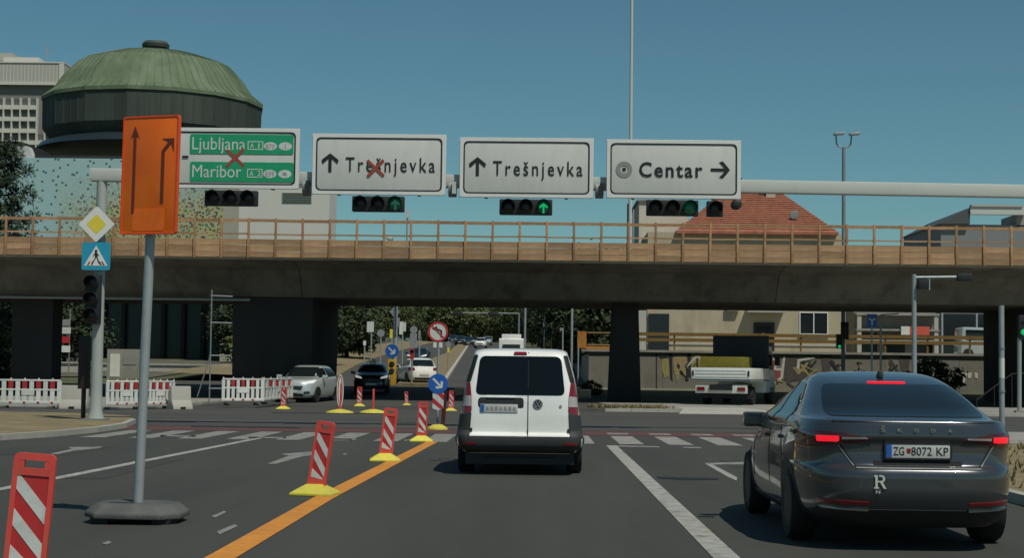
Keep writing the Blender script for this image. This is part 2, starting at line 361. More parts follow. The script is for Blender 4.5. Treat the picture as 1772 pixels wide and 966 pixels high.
# median of the far road
md = [(-7.6, 92), (-6.8, 88.5), (-6.0, 88.0), (-5.3, 89), (-5.2, 92)]
ml, mr = [], []
for y in (92, 105, 120, 140, 160, 190, 230, 280):
    wmed = 2.4 if y < 180 else 1.6
    mr.append((-5.2+SH(y)-0.004*(y-92), y)); ml.append((-5.2+SH(y)-0.004*(y-92)-wmed, y))
mbm = MB()
for i in range(len(ml)-1):
    a, b, c, d = ml[i], mr[i], mr[i+1], ml[i+1]
    za, zb = TZ(a[1]), TZ(c[1])
    mbm.add([(a[0], a[1], za+.16), (b[0], b[1], za+.16), (c[0], c[1], zb+.16), (d[0], d[1], zb+.16), (a[0], a[1], za-.1), (b[0], b[1], za-.1), (c[0], c[1], zb-.1), (d[0], d[1], zb-.1)],
            [(0, 1, 2, 3), (0, 4, 5, 1), (1, 5, 6, 2), (3, 2, 6, 7), (0, 3, 7, 4)])
struct('median', mbm, DRY)
mk = MB()
for (x0, y0), (x1, y1) in zip(mr[:-1], mr[1:]):
    mk.add([(x0+0.01, y0, TZ(y0)+.165), (x0+.24, y0, TZ(y0)+.165), (x1+.24, y1, TZ(y1)+.165), (x1+0.01, y1, TZ(y1)+.165), (x0+.24, y0, TZ(y0)-.05), (x1+.24, y1, TZ(y1)-.05)], [(0, 1, 2, 3), (1, 4, 5, 2)])
struct('kerb', mk, KERB)
bk = MB(); bl_ = [(-12.2, 96), (-13.0, 106), (-14.6, 130), (-15.9, 160), (-16.8, 190), (-17.4, 225), (-18.5, 290)]
for (x0, y0), (x1, y1) in zip(bl_[:-1], bl_[1:]):
    bk.add([(-22.5, y0, TZ(y0)+.5), (x0-4, y0, TZ(y0)+.35), (x0, y0, TZ(y0)+.14), (x0, y0, TZ(y0)-.1), (-22.5, y1, TZ(y1)+.5), (x1-4, y1, TZ(y1)+.35), (x1, y1, TZ(y1)+.14), (x1, y1, TZ(y1)-.1)], [(0, 1, 5, 4), (1, 2, 6, 5), (2, 3, 7, 6)])
struct('bank', bk, DRY)
# hill that closes the view, its haze put into the colour
xs = [i*120 for i in range(-24, 25)]
struct('mountain', grid(xs, [1500, 1900, 2300, 2700, 3000, 3300], lambda x, y: 25+215*smooth(1500, 3100, y)*(1+.10*noise.noise(Vector((x/700, y/900, .3)))+.03*noise.noise(Vector((x/160, y/200, 2)))), ), mat('hazy_forest', (.105, .15, .145), .95, var=.3, scale=.006))
struct('plaza', MB().add([(-75, 100, TZ(100)+.03), (-24, 100, TZ(100)+.03), (-24, 143, TZ(143)+.03), (-75, 143, TZ(143)+.03)], [(0, 1, 2, 3)]), mat('plaza_paving', (.105, .10, .07), .9, var=.3, scale=.4))

# ------------------------------------------------------------------ markings on the road
def mark(name, pts, m, z=0.006): return struct(name, MB().sheet(pts, z), m, road)
def imark(name, pix, m=WHITE_PAINT, z=0.006): return mark(name, [G(x, y) for x, y in pix], m, z)
def strip(a, b, wd):                                     # a straight line of paint between two ground points
    a, b = Vector((a[0], a[1], 0)), Vector((b[0], b[1], 0)); n = Vector((-(b-a).y, (b-a).x, 0)).normalized()*wd/2
    return [a-n, b-n, b+n, a+n]
def far(p, q, k): p, q = Vector(p), Vector(q); return q+(q-p)*k
a0, a1 = G(1058, 772), G(1254, 964)
mark('lane_line', strip(a0, far(a0, a1, 0.6), 0.21), WHITE_PAINT)
o0, o1, o2 = G(748, 765.5), G(560, 863), G(411, 950)
mark('temporary_line', strip(o0, o1+(o1-o0)*0.004, 0.23), ORANGE_PAINT); mark('temporary_line', strip(o1, far(o1, o2, 1.2), 0.23), ORANGE_PAINT, 0.0065)
l0, l1 = G(452, 758.5), G(0, 848)
mark('lane_line', strip(l0, far(l0, l1, 0.4), 0.17), WHITE_PAINT)
for p in ([(430, 757), (494, 757.5), (496, 759.5), (430, 759)], [(278, 754), (340, 755), (338, 757), (276, 756)], [(1068, 772), (1140, 773.5), (1142, 775.5), (1070, 774)], [(1180, 774.5), (1212, 775), (1214, 777), (1184, 776.5)],
          [(575, 760), (615, 760.5), (617, 762.5), (577, 762)], [(700, 762), (722, 762), (722, 764), (700, 764)]):
    imark('stop_line', p, FADED_PAINT)
ZEBRA = mat('road_paint_zebra', (0.30, 0.285, 0.255), 0.8, var=0.25, scale=2, dirt=(0.11, 0.085, 0.078), dirt_amt=0.85, dscale=4)
for i in range(-11, 9):                                  # zebra crossing
    x = 1.68+i*1.0
    if -1.2 < x < 0.3: continue
    mark('zebra_stripe', [(x, 32.9), (x+.5, 32.9), (x+.5, 37.2), (x, 37.2)], ZEBRA if i >= -3 else FADED_PAINT)
    if i >= 0: mark('zebra_stripe', [(x, 38.3), (x+.5, 38.3), (x+.5, 39.2), (x, 39.2)], FADED_PAINT)
# arrows
imark('road_arrow', [(462, 804), (478, 804), (520, 792), (548, 788), (548, 782), (486, 787), (500, 790)], FADED_PAINT)
imark('road_arrow', [(85, 787), (100, 787), (128, 781), (170, 777), (178, 774), (118, 775), (124, 778)], FADED_PAINT)
imark('road_arrow', [(1219, 803), (1229, 803), (1275, 827), (1275, 833), (1262, 828)], WHITE_PAINT)
imark('road_arrow', [(1219, 803), (1290, 800.5), (1290, 805), (1229, 805.5)], FADED_PAINT, 0.0064)
for p in ([(366, 895), (372, 898), (392, 888), (388, 886)], [(375, 922), (380, 927), (412, 912), (406, 909)], [(176, 942), (184, 945), (194, 941), (188, 938)], [(594, 788), (600, 788), (600, 786), (594, 786)]):
    imark('lane_dash', p, FADED_PAINT)
imark('tar_shadow_streak', [(1136, 826), (1190, 827.5), (1245, 829), (1242, 831), (1190, 832), (1140, 829)], TAR_SHADOW)  # shadow of something overhead, painted as a black streak
imark('tar_shadow_streak', [(1208, 894), (1236, 894.5), (1236, 896.5), (1210, 896)], TAR_SHADOW)
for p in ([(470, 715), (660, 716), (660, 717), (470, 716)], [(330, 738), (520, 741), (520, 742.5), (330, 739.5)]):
    imark('tar_shadow_streak', p, TAR_SHADOW, 0.008)  # one strip darkens the road along the gantry's shadow line
PATCHA = mat('asphalt_patch', (.046, .046, .039), .85, var=.25, scale=1.5, bump=.5, bscale=90)
for x0, y0, x1, y1, nm in ((-6.6, 20.5, -5.5, 25.5, 0), (-1.6, 26.5, -.3, 29.6, 0), (3.0, 25.0, 4.6, 27.4, 0), (-9.2, 26, -7.6, 29, 0)):
    mark('repair_patch', [(x0, y0), (x1, y0+.05), (x1-.03, y1), (x0+.04, y1-.06)], PATCHA, .0035)
# grass tufts as ground cover
gm = MB()
def tufts(poly_pts, n, z, h):
    for _ in range(n):
        a, b, c = random.sample(poly_pts, 3); u, v = random.random(), random.random()
        if u+v > 1: u, v = 1-u, 1-v
        p = Vector(a)+(Vector(b)-Vector(a))*u+(Vector(c)-Vector(a))*v
        for k in range(4):
            an = random.uniform(0, 6.28); hh = h*random.uniform(.5, 1.3); d = Vector((cos(an), sin(an), 0))
            q = Vector((p.x, p.y, z)); s_ = Vector((-d.y, d.x, 0))*0.02
            gm.add([q-s_, q+s_, q+d*hh*0.5+Vector((0, 0, hh))], [(0, 1, 2)])
tufts([(5.7, 8, 0), (12, 8, 0), (5.7, 33, 0), (12, 33, 0)], 1500, 0.10, 0.12)
tufts([(1.9, 62.6, 0), (5.3, 62.6, 0), (5.0, 65.5, 0), (2.2, 65.5, 0)], 500, 0.125, 0.13)
tufts([(9.2, 62.6, 0), (11, 62.6, 0), (10.5, 65.5, 0)], 200, 0.125, 0.12)
g_ = link('grass', gm.mesh('grass', recalc=False, smooth=False), BLADE); g_['kind'] = 'stuff'

# ------------------------------------------------------------------ cars
def pchip(ys):
    n = len(ys); d = [ys[i+1]-ys[i] for i in range(n-1)]; m = [0]*n
    m[0], m[-1] = d[0], d[-1]
    for i in range(1, n-1): m[i] = 0 if d[i-1]*d[i] <= 0 else 2*d[i-1]*d[i]/(d[i-1]+d[i])
    def f(t):
        i = min(n-2, max(0, int(t))); u = t-i
        return (2*u**3-3*u**2+1)*ys[i]+(u**3-2*u**2+u)*m[i]+(-2*u**3+3*u**2)*ys[i+1]+(u**3-u**2)*m[i+1]
    return f
class Shape:                                              # a body as a stack of plan outlines: height, half width, rear, front, corner roundness
    def __init__(s, rows):
        s.n = len(rows); s.c = [pchip([r[k] for r in rows]) for k in range(6)]; s.z0, s.z1 = rows[0][0], rows[-1][0]
    def at(s, t): return [f(t) for f in s.c]
    def tz(s, z):
        a, b = 0.0, s.n-1.0
        for _ in range(40):
            m = (a+b)/2
            if s.c[0](m) < z: a = m
            else: b = m
        return (a+b)/2
    def R(s, x, z, front=False):
        _, w, yr, yf, pr, pf = s.at(s.tz(z)); ym, hl = (yr+yf)/2, (yf-yr)/2; p = pf if front else pr
        k = max(0.0, 1-min(1, abs(x)/w)**p)**(1/p); return Vector((x, ym+hl*k if front else ym-hl*k, z))
    def Sd(s, y, z, side):
        _, w, yr, yf, pr, pf = s.at(s.tz(z)); ym, hl = (yr+yf)/2, (yf-yr)/2; p = pf if y > ym else pr
        k = max(0.0, 1-min(1, abs(y-ym)/hl)**p)**(1/p); return Vector((side*w*k, y, z))
    def body(s, sub=6, n=96):
        mb = MB(); nt = (s.n-1)*sub+1
        for j in range(nt):
            z, w, yr, yf, pr, pf = s.at(j/sub); ym, hl = (yr+yf)/2, (yf-yr)/2
            for i in range(n):
                a = 2*pi*(i+0.5)/n; c, q = cos(a), sin(a); p = pf if q > 0 else pr
                mb.v.append((w*math.copysign(abs(c)**(2/p), c), ym+hl*math.copysign(abs(q)**(2/p), q), z))
        for j in range(nt-1):
            for i in range(n): mb.f.append((j*n+i, j*n+(i+1) % n, (j+1)*n+(i+1) % n, (j+1)*n+i)); mb.mi.append(0)
        mb.f.append(tuple(range(n))[::-1]); mb.f.append(tuple(range((nt-1)*n, nt*n))); mb.mi += [0, 0]
        return mb
    def patch(s, fn, poly, off=0.006, nr=10, nc=14, skirt=0.02):
        zs = sorted(set([p[1] for p in poly])); z0, z1 = zs[0], zs[-1]; zz = sorted(set([round(z, 5) for z in zs]+[round(z0+(z1-z0)*i/nr, 5) for i in range(nr+1)]))
        mb = MB(); rows = []
        for z in zz:
            ze = min(max(z, z0+1e-4), z1-1e-4); it = []
            for (a, za), (b, zb) in zip(poly, poly[1:]+poly[:1]):
                if (za <= ze < zb) or (zb <= ze < za): it.append(a+(b-a)*(ze-za)/(zb-za))
            if len(it) < 2: continue
            rows.append((ze, min(it), max(it)))
        def nrm(a, z):
            e = 0.004; P = fn(a, z); du = fn(a+e, z)-fn(a-e, z); dv = fn(a, min(z+e, s.z1))-fn(a, z-e); n = du.cross(dv)
            if n.length < 1e-9: return Vector((0, 0, 1))
            n.normalize(); c = Vector((0, 0, (s.z0+s.z1)*0.35))
            return n if n.dot(P-c) > 0 else -n
        top, low = [], []
        for z, a0, a1 in rows:
            for i in range(nc+1):
                a = a0+(a1-a0)*i/nc; P, N = fn(a, z), nrm(a, z); top.append(P+N*off); low.append(P-N*skirt)
        k = len(rows); m = nc+1; N0 = len(top); vs = top+low; fs = []
        for j in range(k-1):
            for i in range(nc): fs.append((j*m+i, j*m+i+1, (j+1)*m+i+1, (j+1)*m+i))
        bd = [i for i in range(m)]+[j*m+nc for j in range(1, k)]+[(k-1)*m+i for i in range(nc-1, -1, -1)]+[j*m for j in range(k-2, 0, -1)]
        for a, b in zip(bd, bd[1:]+bd[:1]): fs.append((a, b, b+N0, a+N0))
        mb.add(vs, fs); return mb

def line_poly(a, b, w):
    a, b = Vector(a), Vector(b); n = Vector((-(b-a).y, (b-a).x)).normalized()*w/2
    return [tuple(a-n), tuple(b-n), tuple(b+n), tuple(a+n)]
def wheel_parts(parent, x, y, r, wd, side, rimm, n=28, spokes=5):
    ty = MB().lathe([(r*0.66, -wd/2), (r*0.93, -wd/2), (r, -wd/2+0.035), (r, wd/2-0.035), (r*0.93, wd/2), (r*0.66, wd/2)], n=n, axis='x', closed=True)
    wo = part('wheel', ty, TYRE, parent, loc=(x, y, r))
    o = side*wd/2
    rm = MB().lathe([(r*0.67, o*0.96), (r*0.63, o*0.90), (r*0.60, o*0.3), (0.0, o*0.2)], n=n, axis='x', mi=1)
    rm.lathe([(r*0.17, o*0.2), (r*0.16, o*0.86), (0, o*0.88)], n=14, axis='x')
    ringp = [(r*0.675, o*1.0), (r*0.62, o*1.0), (r*0.62, o*0.7), (r*0.675, o*0.7)]; rm.lathe(ringp, n=n, axis='x', closed=True)
    for k in range(spokes):
        a = 2*pi*k/spokes+0.3; rm.box((o*0.84, cos(a)*r*0.40, sin(a)*r*0.40), (abs(o)*0.16, r*0.50, r*0.15), Matrix.Rotation(a, 3, 'X'))
    part('rim', rm, [rimm, BLACKP], wo)
def arch(sh, y, r, rw, side):
    poly = [(y+rw*cos(pi*i/16), r+rw*sin(pi*i/16)) for i in range(17)]+[(y-rw, max(sh.z0+.01, 0.2)), (y+rw, max(sh.z0+.01, 0.2))]
    return sh.patch(lambda a, z: sh.Sd(a, z, side), poly, 0.004, 10, 10)
def mirror(parent, x, y, z, side, m):
    mb = MB().box((0, 0, 0), (0.215, 0.12, 0.145)); mb.box((-side*0.13, 0.02, -0.06), (0.18, 0.07, 0.05))
    o = part('wing_mirror', mb, m, parent, loc=(x+side*0.10, y, z), bevel=0.05)
    part('mirror_glass', MB().box((side*0.01, -0.068, 0.005), (0.16, 0.006, 0.10)), GLASS, o)
    return o

# ---- the dark grey saloon on the right
def saloon():
    P = G(1591, 930)
    t = thing('saloon_car', 'dark grey saloon car braking in the lane beside the white van', 'car', (3.08, 15.45, 0))
    sh = Shape([(0.19, .78, -2.13, 2.20, 5, 4), (0.26, .86, -2.22, 2.28, 5, 4), (0.36, .895, -2.30, 2.33, 5, 4), (0.50, .91, -2.345, 2.34, 5, 4),
                (0.60, .915, -2.345, 2.33, 5, 3.6), (0.665, .915, -2.325, 2.30, 5, 3.4), (0.70, .915, -2.27, 2.26, 5, 3.2), (0.80, .912, -2.245, 2.10, 5.2, 3), (0.86, .908, -2.245, 1.75, 5.2, 3), (0.93, .90, -2.27, 1.40, 5, 4.5),
                (1.00, .88, -2.262, 1.15, 4.6, 5), (1.055, .85, -2.24, 1.05, 4.4, 5), (1.07, .825, -2.12, 1.0, 4.2, 5), (1.095, .80, -1.98, 0.93, 4.2, 5), (1.14, .77, -1.80, .80, 4.2, 4.8), (1.21, .725, -1.59, .62, 4.2, 4.5),
                (1.30, .66, -1.30, .35, 4, 3.6), (1.375, .60, -1.00, .15, 3.6, 3.4), (1.42, .54, -.74, -.02, 3.2, 3.2), (1.448, .45, -.50, -.14, 2.8, 3), (1.462, .28, -.36, -.22, 2.4, 2.6)])
    part('body', sh.body(), P_GREY, t)
    rr = lambda x, z: sh.R(x, z)
    part('rear_window', sh.patch(rr, round_poly([(-.665, 1.085), (.665, 1.085), (.625, 1.21), (.555, 1.345), (-.555, 1.345), (-.625, 1.21)], .06), .006, 14, 20), GLASS, t)
    part('windscreen', sh.patch(lambda x, z: sh.R(x, z, True), round_poly([(-.70, 1.04), (.70, 1.04), (.50, 1.38), (-.50, 1.38)], .06), .006), GLASS, t)
    bl = part('brake_light', sh.patch(rr, round_poly([(-.165, 1.355), (.165, 1.355), (.165, 1.363), (-.165, 1.363)], .006), .012, 3, 8), LAMPLIT, t)
    for s in (-1, 1):
        fn = lambda a, z, s=s: sh.Sd(a, z, s)
        part('side_window', sh.patch(fn, round_poly([(-1.05, 1.02), (-.30, 1.00), (-.30, 1.36), (-.62, 1.35), (-.95, 1.22)], .05), .006), GLASS, t)
        part('side_window', sh.patch(fn, round_poly([(-.22, 1.00), (.66, 0.985), (.48, 1.16), (.18, 1.35), (-.22, 1.36)], .05), .006), GLASS, t)
        part('window_trim', sh.patch(fn, [(-1.20, .985), (.70, .955), (.70, .970), (-1.20, 1.002)], .010, 3, 20), CHROME, t)
        lp = part('tail_lamp', sh.patch(rr, round_poly([(s*x, z) for x, z in [(.36, .905), (.58, .865), (.88, .83), (.885, .965), (.60, .955)]], [.01, .04, .03, .03, .05]), .010, 10, 16), LAMPDARK, t)
        part('lit_segment', sh.patch(rr, round_poly([(s*x, z) for x, z in [(.62, .888), (.77, .882), (.775, .928), (.62, .928)]], .01), .014, 4, 10), LAMPLIT, lp)
        part('lamp_strip', sh.patch(rr, round_poly([(s*x, z) for x, z in [(.40, .912), (.60, .905), (.60, .922), (.42, .922)]], .004), .014, 3, 8), LAMPCLEAR, lp)
        part('reflector', sh.patch(rr, round_poly([(s*x, z) for x, z in [(.40, .375), (.76, .385), (.78, .42), (.40, .405)]], .01), .010, 4, 10), LAMPRED, t)
        part('exhaust_trim', sh.patch(rr, round_poly([(s*x, z) for x, z in [(.40, .335), (.74, .345), (.76, .362), (.40, .35)]], .006), .014, 3, 8), CHROME, t)
        part('boot_seam', sh.patch(rr, line_poly((s*.615, .86), (s*.50, .69), .012), .003, 6, 3), SEAM, t)
        part('boot_edge_glint', sh.patch(rr, line_poly((s*.628, .86), (s*.513, .69), .008), .006, 6, 3), GALV_D, t)  # pale line painted as the highlight along the boot crease
        part('door_seam', sh.patch(fn, line_poly((-.26, .42), (-.26, .98), .012), .003, 8, 3), SEAM, t)
        part('door_seam', sh.patch(fn, line_poly((-1.02, .72), (-.90, .97), .012), .003, 8, 3), SEAM, t)
        part('door_seam', sh.patch(fn, line_poly((.82, .42), (.86, .93), .012), .003, 8, 3), SEAM, t)
        part('door_handle', sh.patch(fn, round_poly([(-.95, .86), (-.76, .86), (-.76, .89), (-.95, .89)], .012), .03, 3, 6), P_GREY, t)
        part('door_handle', sh.patch(fn, round_poly([(-.15, .85), (.04, .85), (.04, .88), (-.15, .88)], .012), .03, 3, 6), P_GREY, t)
        part('sill', sh.patch(fn, [(-1.0, .215), (1.0, .215), (1.0, .29), (-1.0, .29)], .008, 3, 14), BLACKP, t)
        for y in (-1.29, 1.38):
            part('wheel_arch', arch(sh, y, .325, .37, s), BLACKP, t)
            wheel_parts(t, s*.80, y, .325, .215, s, RIM_D, spokes=10)
        mirror(t, s*.84, .58, .985, s, P_GREY)
    part('bumper_diffuser', sh.patch(rr, round_poly([(-.74, .20), (.74, .20), (.80, .345), (-.80, .345)], .05), .008, 8, 20), BLACKP, t)
    part('plate_recess', sh.patch(rr, round_poly([(-.36, .70), (.36, .70), (.36, .735), (-.36, .735)], .015), .004, 4, 10), SEAM, t)
    part('boot_lip_glint', sh.patch(rr, [(-.50, .668), (.50, .668), (.50, .676), (-.50, .676)], .010, 3, 20), GALV_D, t)  # highlight across the boot recess, painted as a thin pale strip
    part('spoiler_edge', sh.patch(rr, [(-.66, 1.043), (.66, 1.043), (.66, 1.053), (-.66, 1.053)], .008, 3, 20), P_GREY, t)
    y0 = -2.262
    pl = part('number_plate', MB().prism(rrect(.52, .115, .012), -.004, .03), PLATE, t, loc=(0, y0-.012, .818), bevel=.002)
    ringb = MB(); ringmb(ringb, rrect(.545, .135, .016), rrect(.515, .109, .010), -.007, .025); part('plate_holder', ringb, BLACKP, t, loc=(0, y0-.012, .815))
    part('country_band', MB().prism([(-.256, -.052), (-.212, -.052), (-.212, .052), (-.256, .052)], -.0065, -.003), BLUE, pl)
    part('lettering', text_mesh('ZG', .070, .088), BLACK, pl, loc=(-.200, -.0045, -.036))
    part('lettering', text_mesh('8072', .070, .165), BLACK, pl, loc=(-.055, -.0045, -.036))
    part('lettering', text_mesh('KP', .070, .095), BLACK, pl, loc=(.148, -.0045, -.036))
    part('coat_of_arms', MB().prism([(-.092, -.014), (-.076, -.024), (-.060, -.014), (-.060, .018), (-.092, .018)], -.0065, -.003), LAMPRED, pl)
    for k, ch in enumerate('SKODA'):
        part('emblem_letter', text_mesh(ch, .030, .036, depth=.006), CHROME, t, loc=(-.30+k*.135, y0-.012, .968))
    part('caron', MB().prism([(-.014, .010), (0, 0), (.014, .010), (.010, .014), (0, .006), (-.010, .014)], -.006, 0), CHROME, t, loc=(-.282, y0-.012, 1.004))
    # sticker on the bumper
    st = MB(); 
    for a in [[(0, 0), (.055, 0), (.055, .014), (.040, .018), (.040, .132), (.055, .136), (.055, .150), (0, .150), (0, .136), (.014, .132), (.014, .018), (0, .014)]]: st.prism(a, -.004, 0)
    outer = [(.040, .150), (.085, .150)]+[(.085+.038*sin(pi*i/8), .110+.040*cos(pi*i/8)) for i in range(9)]+[(.040, .070)]
    inner = [(.040, .134), (.080, .134)]+[(.080+.018*sin(pi*i/8), .110+.024*cos(pi*i/8)) for i in range(9)]+[(.040, .086)]
    ringmb(st, outer, inner, -.004, 0); st.prism([(.066, .072), (.095, .074), (.130, .012), (.140, 0), (.106, 0)], -.0045, 0)
    st.v = [(v_[0]*.72, v_[1], v_[2]*.72) for v_ in st.v]; part('sticker_letter', st, PLATE, t, loc=(-.37, sh.R(-.34, .58).y-.008, .515))
    part('sticker_letter', text_mesh('N', .030, .034), PLATE, t, loc=(-.355, sh.R(-.34, .48).y-.008, .475))
    fin = MB().prismx([(-.10, 0), (.08, 0), (-.04, .06), (-.09, .065)], -.02, .02); part('roof_aerial', fin, BLACKP, t, loc=(0, -.78, 1.405), bevel=.006)
    part('headrest', MB().box((.35, -.7, 1.10), (.26, .1, .16)), BLACKP, t, bevel=.03)
    return t
saloon()

# ---- the white panel van ahead
def van():
    t = thing('panel_van', 'small white panel van with dark rear windows waiting in the middle lane', 'van', (-0.235, 24.55, 0))
    sh = Shape([(0.30, .78, -2.10, 2.18, 12, 5), (0.36, .84, -2.18, 2.24, 13, 5), (0.42, .885, -2.23, 2.26, 13, 5), (0.50, .895, -2.24, 2.26, 13, 5), (0.56, .89, -2.225, 2.25, 13, 4), (0.60, .875, -2.17, 2.22, 13, 4),
                (0.80, .845, -2.165, 2.1, 13, 3.5), (1.00, .812, -2.15, 1.75, 13, 3.5), (1.10, .80, -2.135, 1.2, 13, 3.5), (1.30, .772, -2.085, .95, 13, 4), (1.50, .722, -2.03, .72, 13, 4), (1.65, .675, -1.98, .45, 11, 4),
                (1.71, .655, -1.93, .25, 8, 4), (1.745, .61, -1.80, .05, 5, 4), (1.765, .50, -1.45, -.15, 4, 4), (1.772, .30, -1.0, -.4, 3, 3)])
    part('body', sh.body(n=128), P_WHITE, t)
    rr = lambda x, z: sh.R(x, z)
    part('rear_window', sh.patch(rr, round_poly([(-.62, 1.107), (.62, 1.107), (.562, 1.645), (-.562, 1.645)], .085), .005, 12, 22), GLASS_VAN, t)
    part('rear_bumper', sh.patch(rr, round_poly([(-.885, .36), (.885, .36), (.885, .53), (-.885, .53)], .02), .014, 8, 30), mat('bumper_plastic', (.032, .034, .034), .65, var=.12), t)
    part('bumper_step', sh.patch(rr, [(-.80, .315), (.80, .315), (.83, .358), (-.83, .358)], .006, 5, 24), BLACKP, t)
    part('door_seam', sh.patch(rr, line_poly((.11, .535), (.11, 1.70), .012), .0055, 10, 2), SEAM, t)
    part('door_seam', sh.patch(rr, line_poly((-.71, .532), (.71, .532), .012), .015, 2, 20), SEAM, t)
    part('brake_light', sh.patch(rr, round_poly([(-.10, 1.662), (.09, 1.662), (.08, 1.70), (-.09, 1.70)], .015), .014, 4, 8), LAMPRED, t)
    for s in (-1, 1):
        fn = lambda a, z, s=s: sh.Sd(a, z, s)
        lp = part('tail_lamp', sh.patch(rr, round_poly([(s*x, z) for x, z in [(.665, .87), (.80, .83), (.785, 1.05), (.745, 1.285), (.695, 1.285), (.672, 1.10)]], .03), .012, 14, 12), LAMPRED, t)
        part('lamp_segment', sh.patch(rr, round_poly([(s*x, z) for x, z in [(.668, .95), (.786, .945), (.778, 1.085), (.674, 1.095)]], .015), .016, 5, 8), LAMPCLEAR, lp)
        part('pillar_trim', sh.patch(rr, round_poly([(s*x, z) for x, z in [(.690, 1.28), (.752, 1.28), (.650, 1.66), (.590, 1.66), (.63, 1.50)]], .02), .006, 14, 6), BLACKP, t)
        part('bumper_corner', sh.patch(rr, round_poly([(s*x, z) for x, z in [(.69, .53), (.868, .53), (.836, .83), (.668, .868)]], .02), .012, 8, 10), MATS['bumper_plastic'], t)
        part('reflector', sh.patch(rr, round_poly([(s*x, z) for x, z in [(.60, .43), (.78, .43), (.78, .46), (.60, .46)]], .01), .022, 3, 6), LAMPRED, t)
        part('side_window', sh.patch(fn, round_poly([(-.1, 1.10), (.95, 1.06), (.80, 1.30), (.45, 1.58), (-.1, 1.6)], .05), .006), GLASS, t)
        part('sill', sh.patch(fn, [(-1.9, .37), (1.9, .37), (1.9, .50), (-1.9, .50)], .008, 3, 14), MATS['bumper_plastic'], t)
        for y in (-1.30, 1.38):
            part('wheel_arch', arch(sh, y, .325, .37, s), BLACKP, t)
            wheel_parts(t, s*.765, y, .325, .22, s, RIM)
        mirror(t, s*.87, .95, 1.10, s, BLACKP)
        part('door_hinge', sh.patch(rr, round_poly([(s*x, z) for x, z in [(.655, .60), (.685, .60), (.685, .65), (.655, .65)]], .006), .02, 3, 3), BLACKP, t)
    part('windscreen', sh.patch(lambda x, z: sh.R(x, z, True), round_poly([(-.72, 1.12), (.72, 1.12), (.6, 1.62), (-.6, 1.62)], .06), .006), GLASS, t)
    rec = part('plate_recess', sh.patch(rr, round_poly([(-.58, .93), (.05, .93), (.05, 1.072), (-.58, 1.072)], [.05, .03, .05, .05]), .004, 6, 14), BLACKP, t)
    part('handle_trim', MB().box((-.265, sh.R(0, 1.075).y-.012, 1.078), (.40, .03, .022)), P_WHITE, t, bevel=.01)
    y0 = sh.R(0, .93).y
    pl = part('number_plate', MB().prism(rrect(.52, .11, .01), -.006, .03), PLATE, t, loc=(-.29, y0-.012, .925), bevel=.002)
    part('country_band', MB().prism([(-.256, -.050), (-.205, -.050), (-.205, .050), (-.256, .050)], -.009, -.005), BLUE, pl)
    bl = MB()
    for i in range(7): bl.prism([(-.18+i*.062, -.030), (-.14+i*.062, -.030), (-.145+i*.062, .012+.01*(i % 3)), (-.178+i*.062, .02)], -.009, -.005)
    part('lettering', bl, GREY_PAINT, pl)
    em = part('emblem', MB().lathe([(.068, .0), (.066, -.012), (0, -.014)], n=28, axis='y'), BLACKP, t, loc=(.245, sh.R(.245, .985).y, .985))
    ee = MB(); ringmb(ee, disc(.064), disc(.057), -.018, -.010)
    def stroke(a, b, w=.009): ee.prism(line_poly(a, b, w), -.018, -.011)
    stroke((-.030, .048), (-.002, .006)); stroke((.030, .048), (.002, .006)); stroke((-.050, .022), (-.024, -.046)); stroke((-.024, -.046), (0, -.004)); stroke((0, -.004), (.024, -.046)); stroke((.024, -.046), (.050, .022))
    part('emblem_mark', ee, GALV, em)
    part('door_lock', MB().cyl((0, 0, 0), (0, -.012, 0), .02), GALV, t, loc=(.56, sh.R(.56, .96).y, .96))
    part('underbody', MB().box((0, .05, .25), (1.5, 4.2, .20)), BLACKP, t)  # black box added to darken the gap below the bumper
    part('tow_bar', MB().cyl((-.5, -2.05, .27), (.5, -2.05, .27), .03), BLACKP, t)
    return t
van()

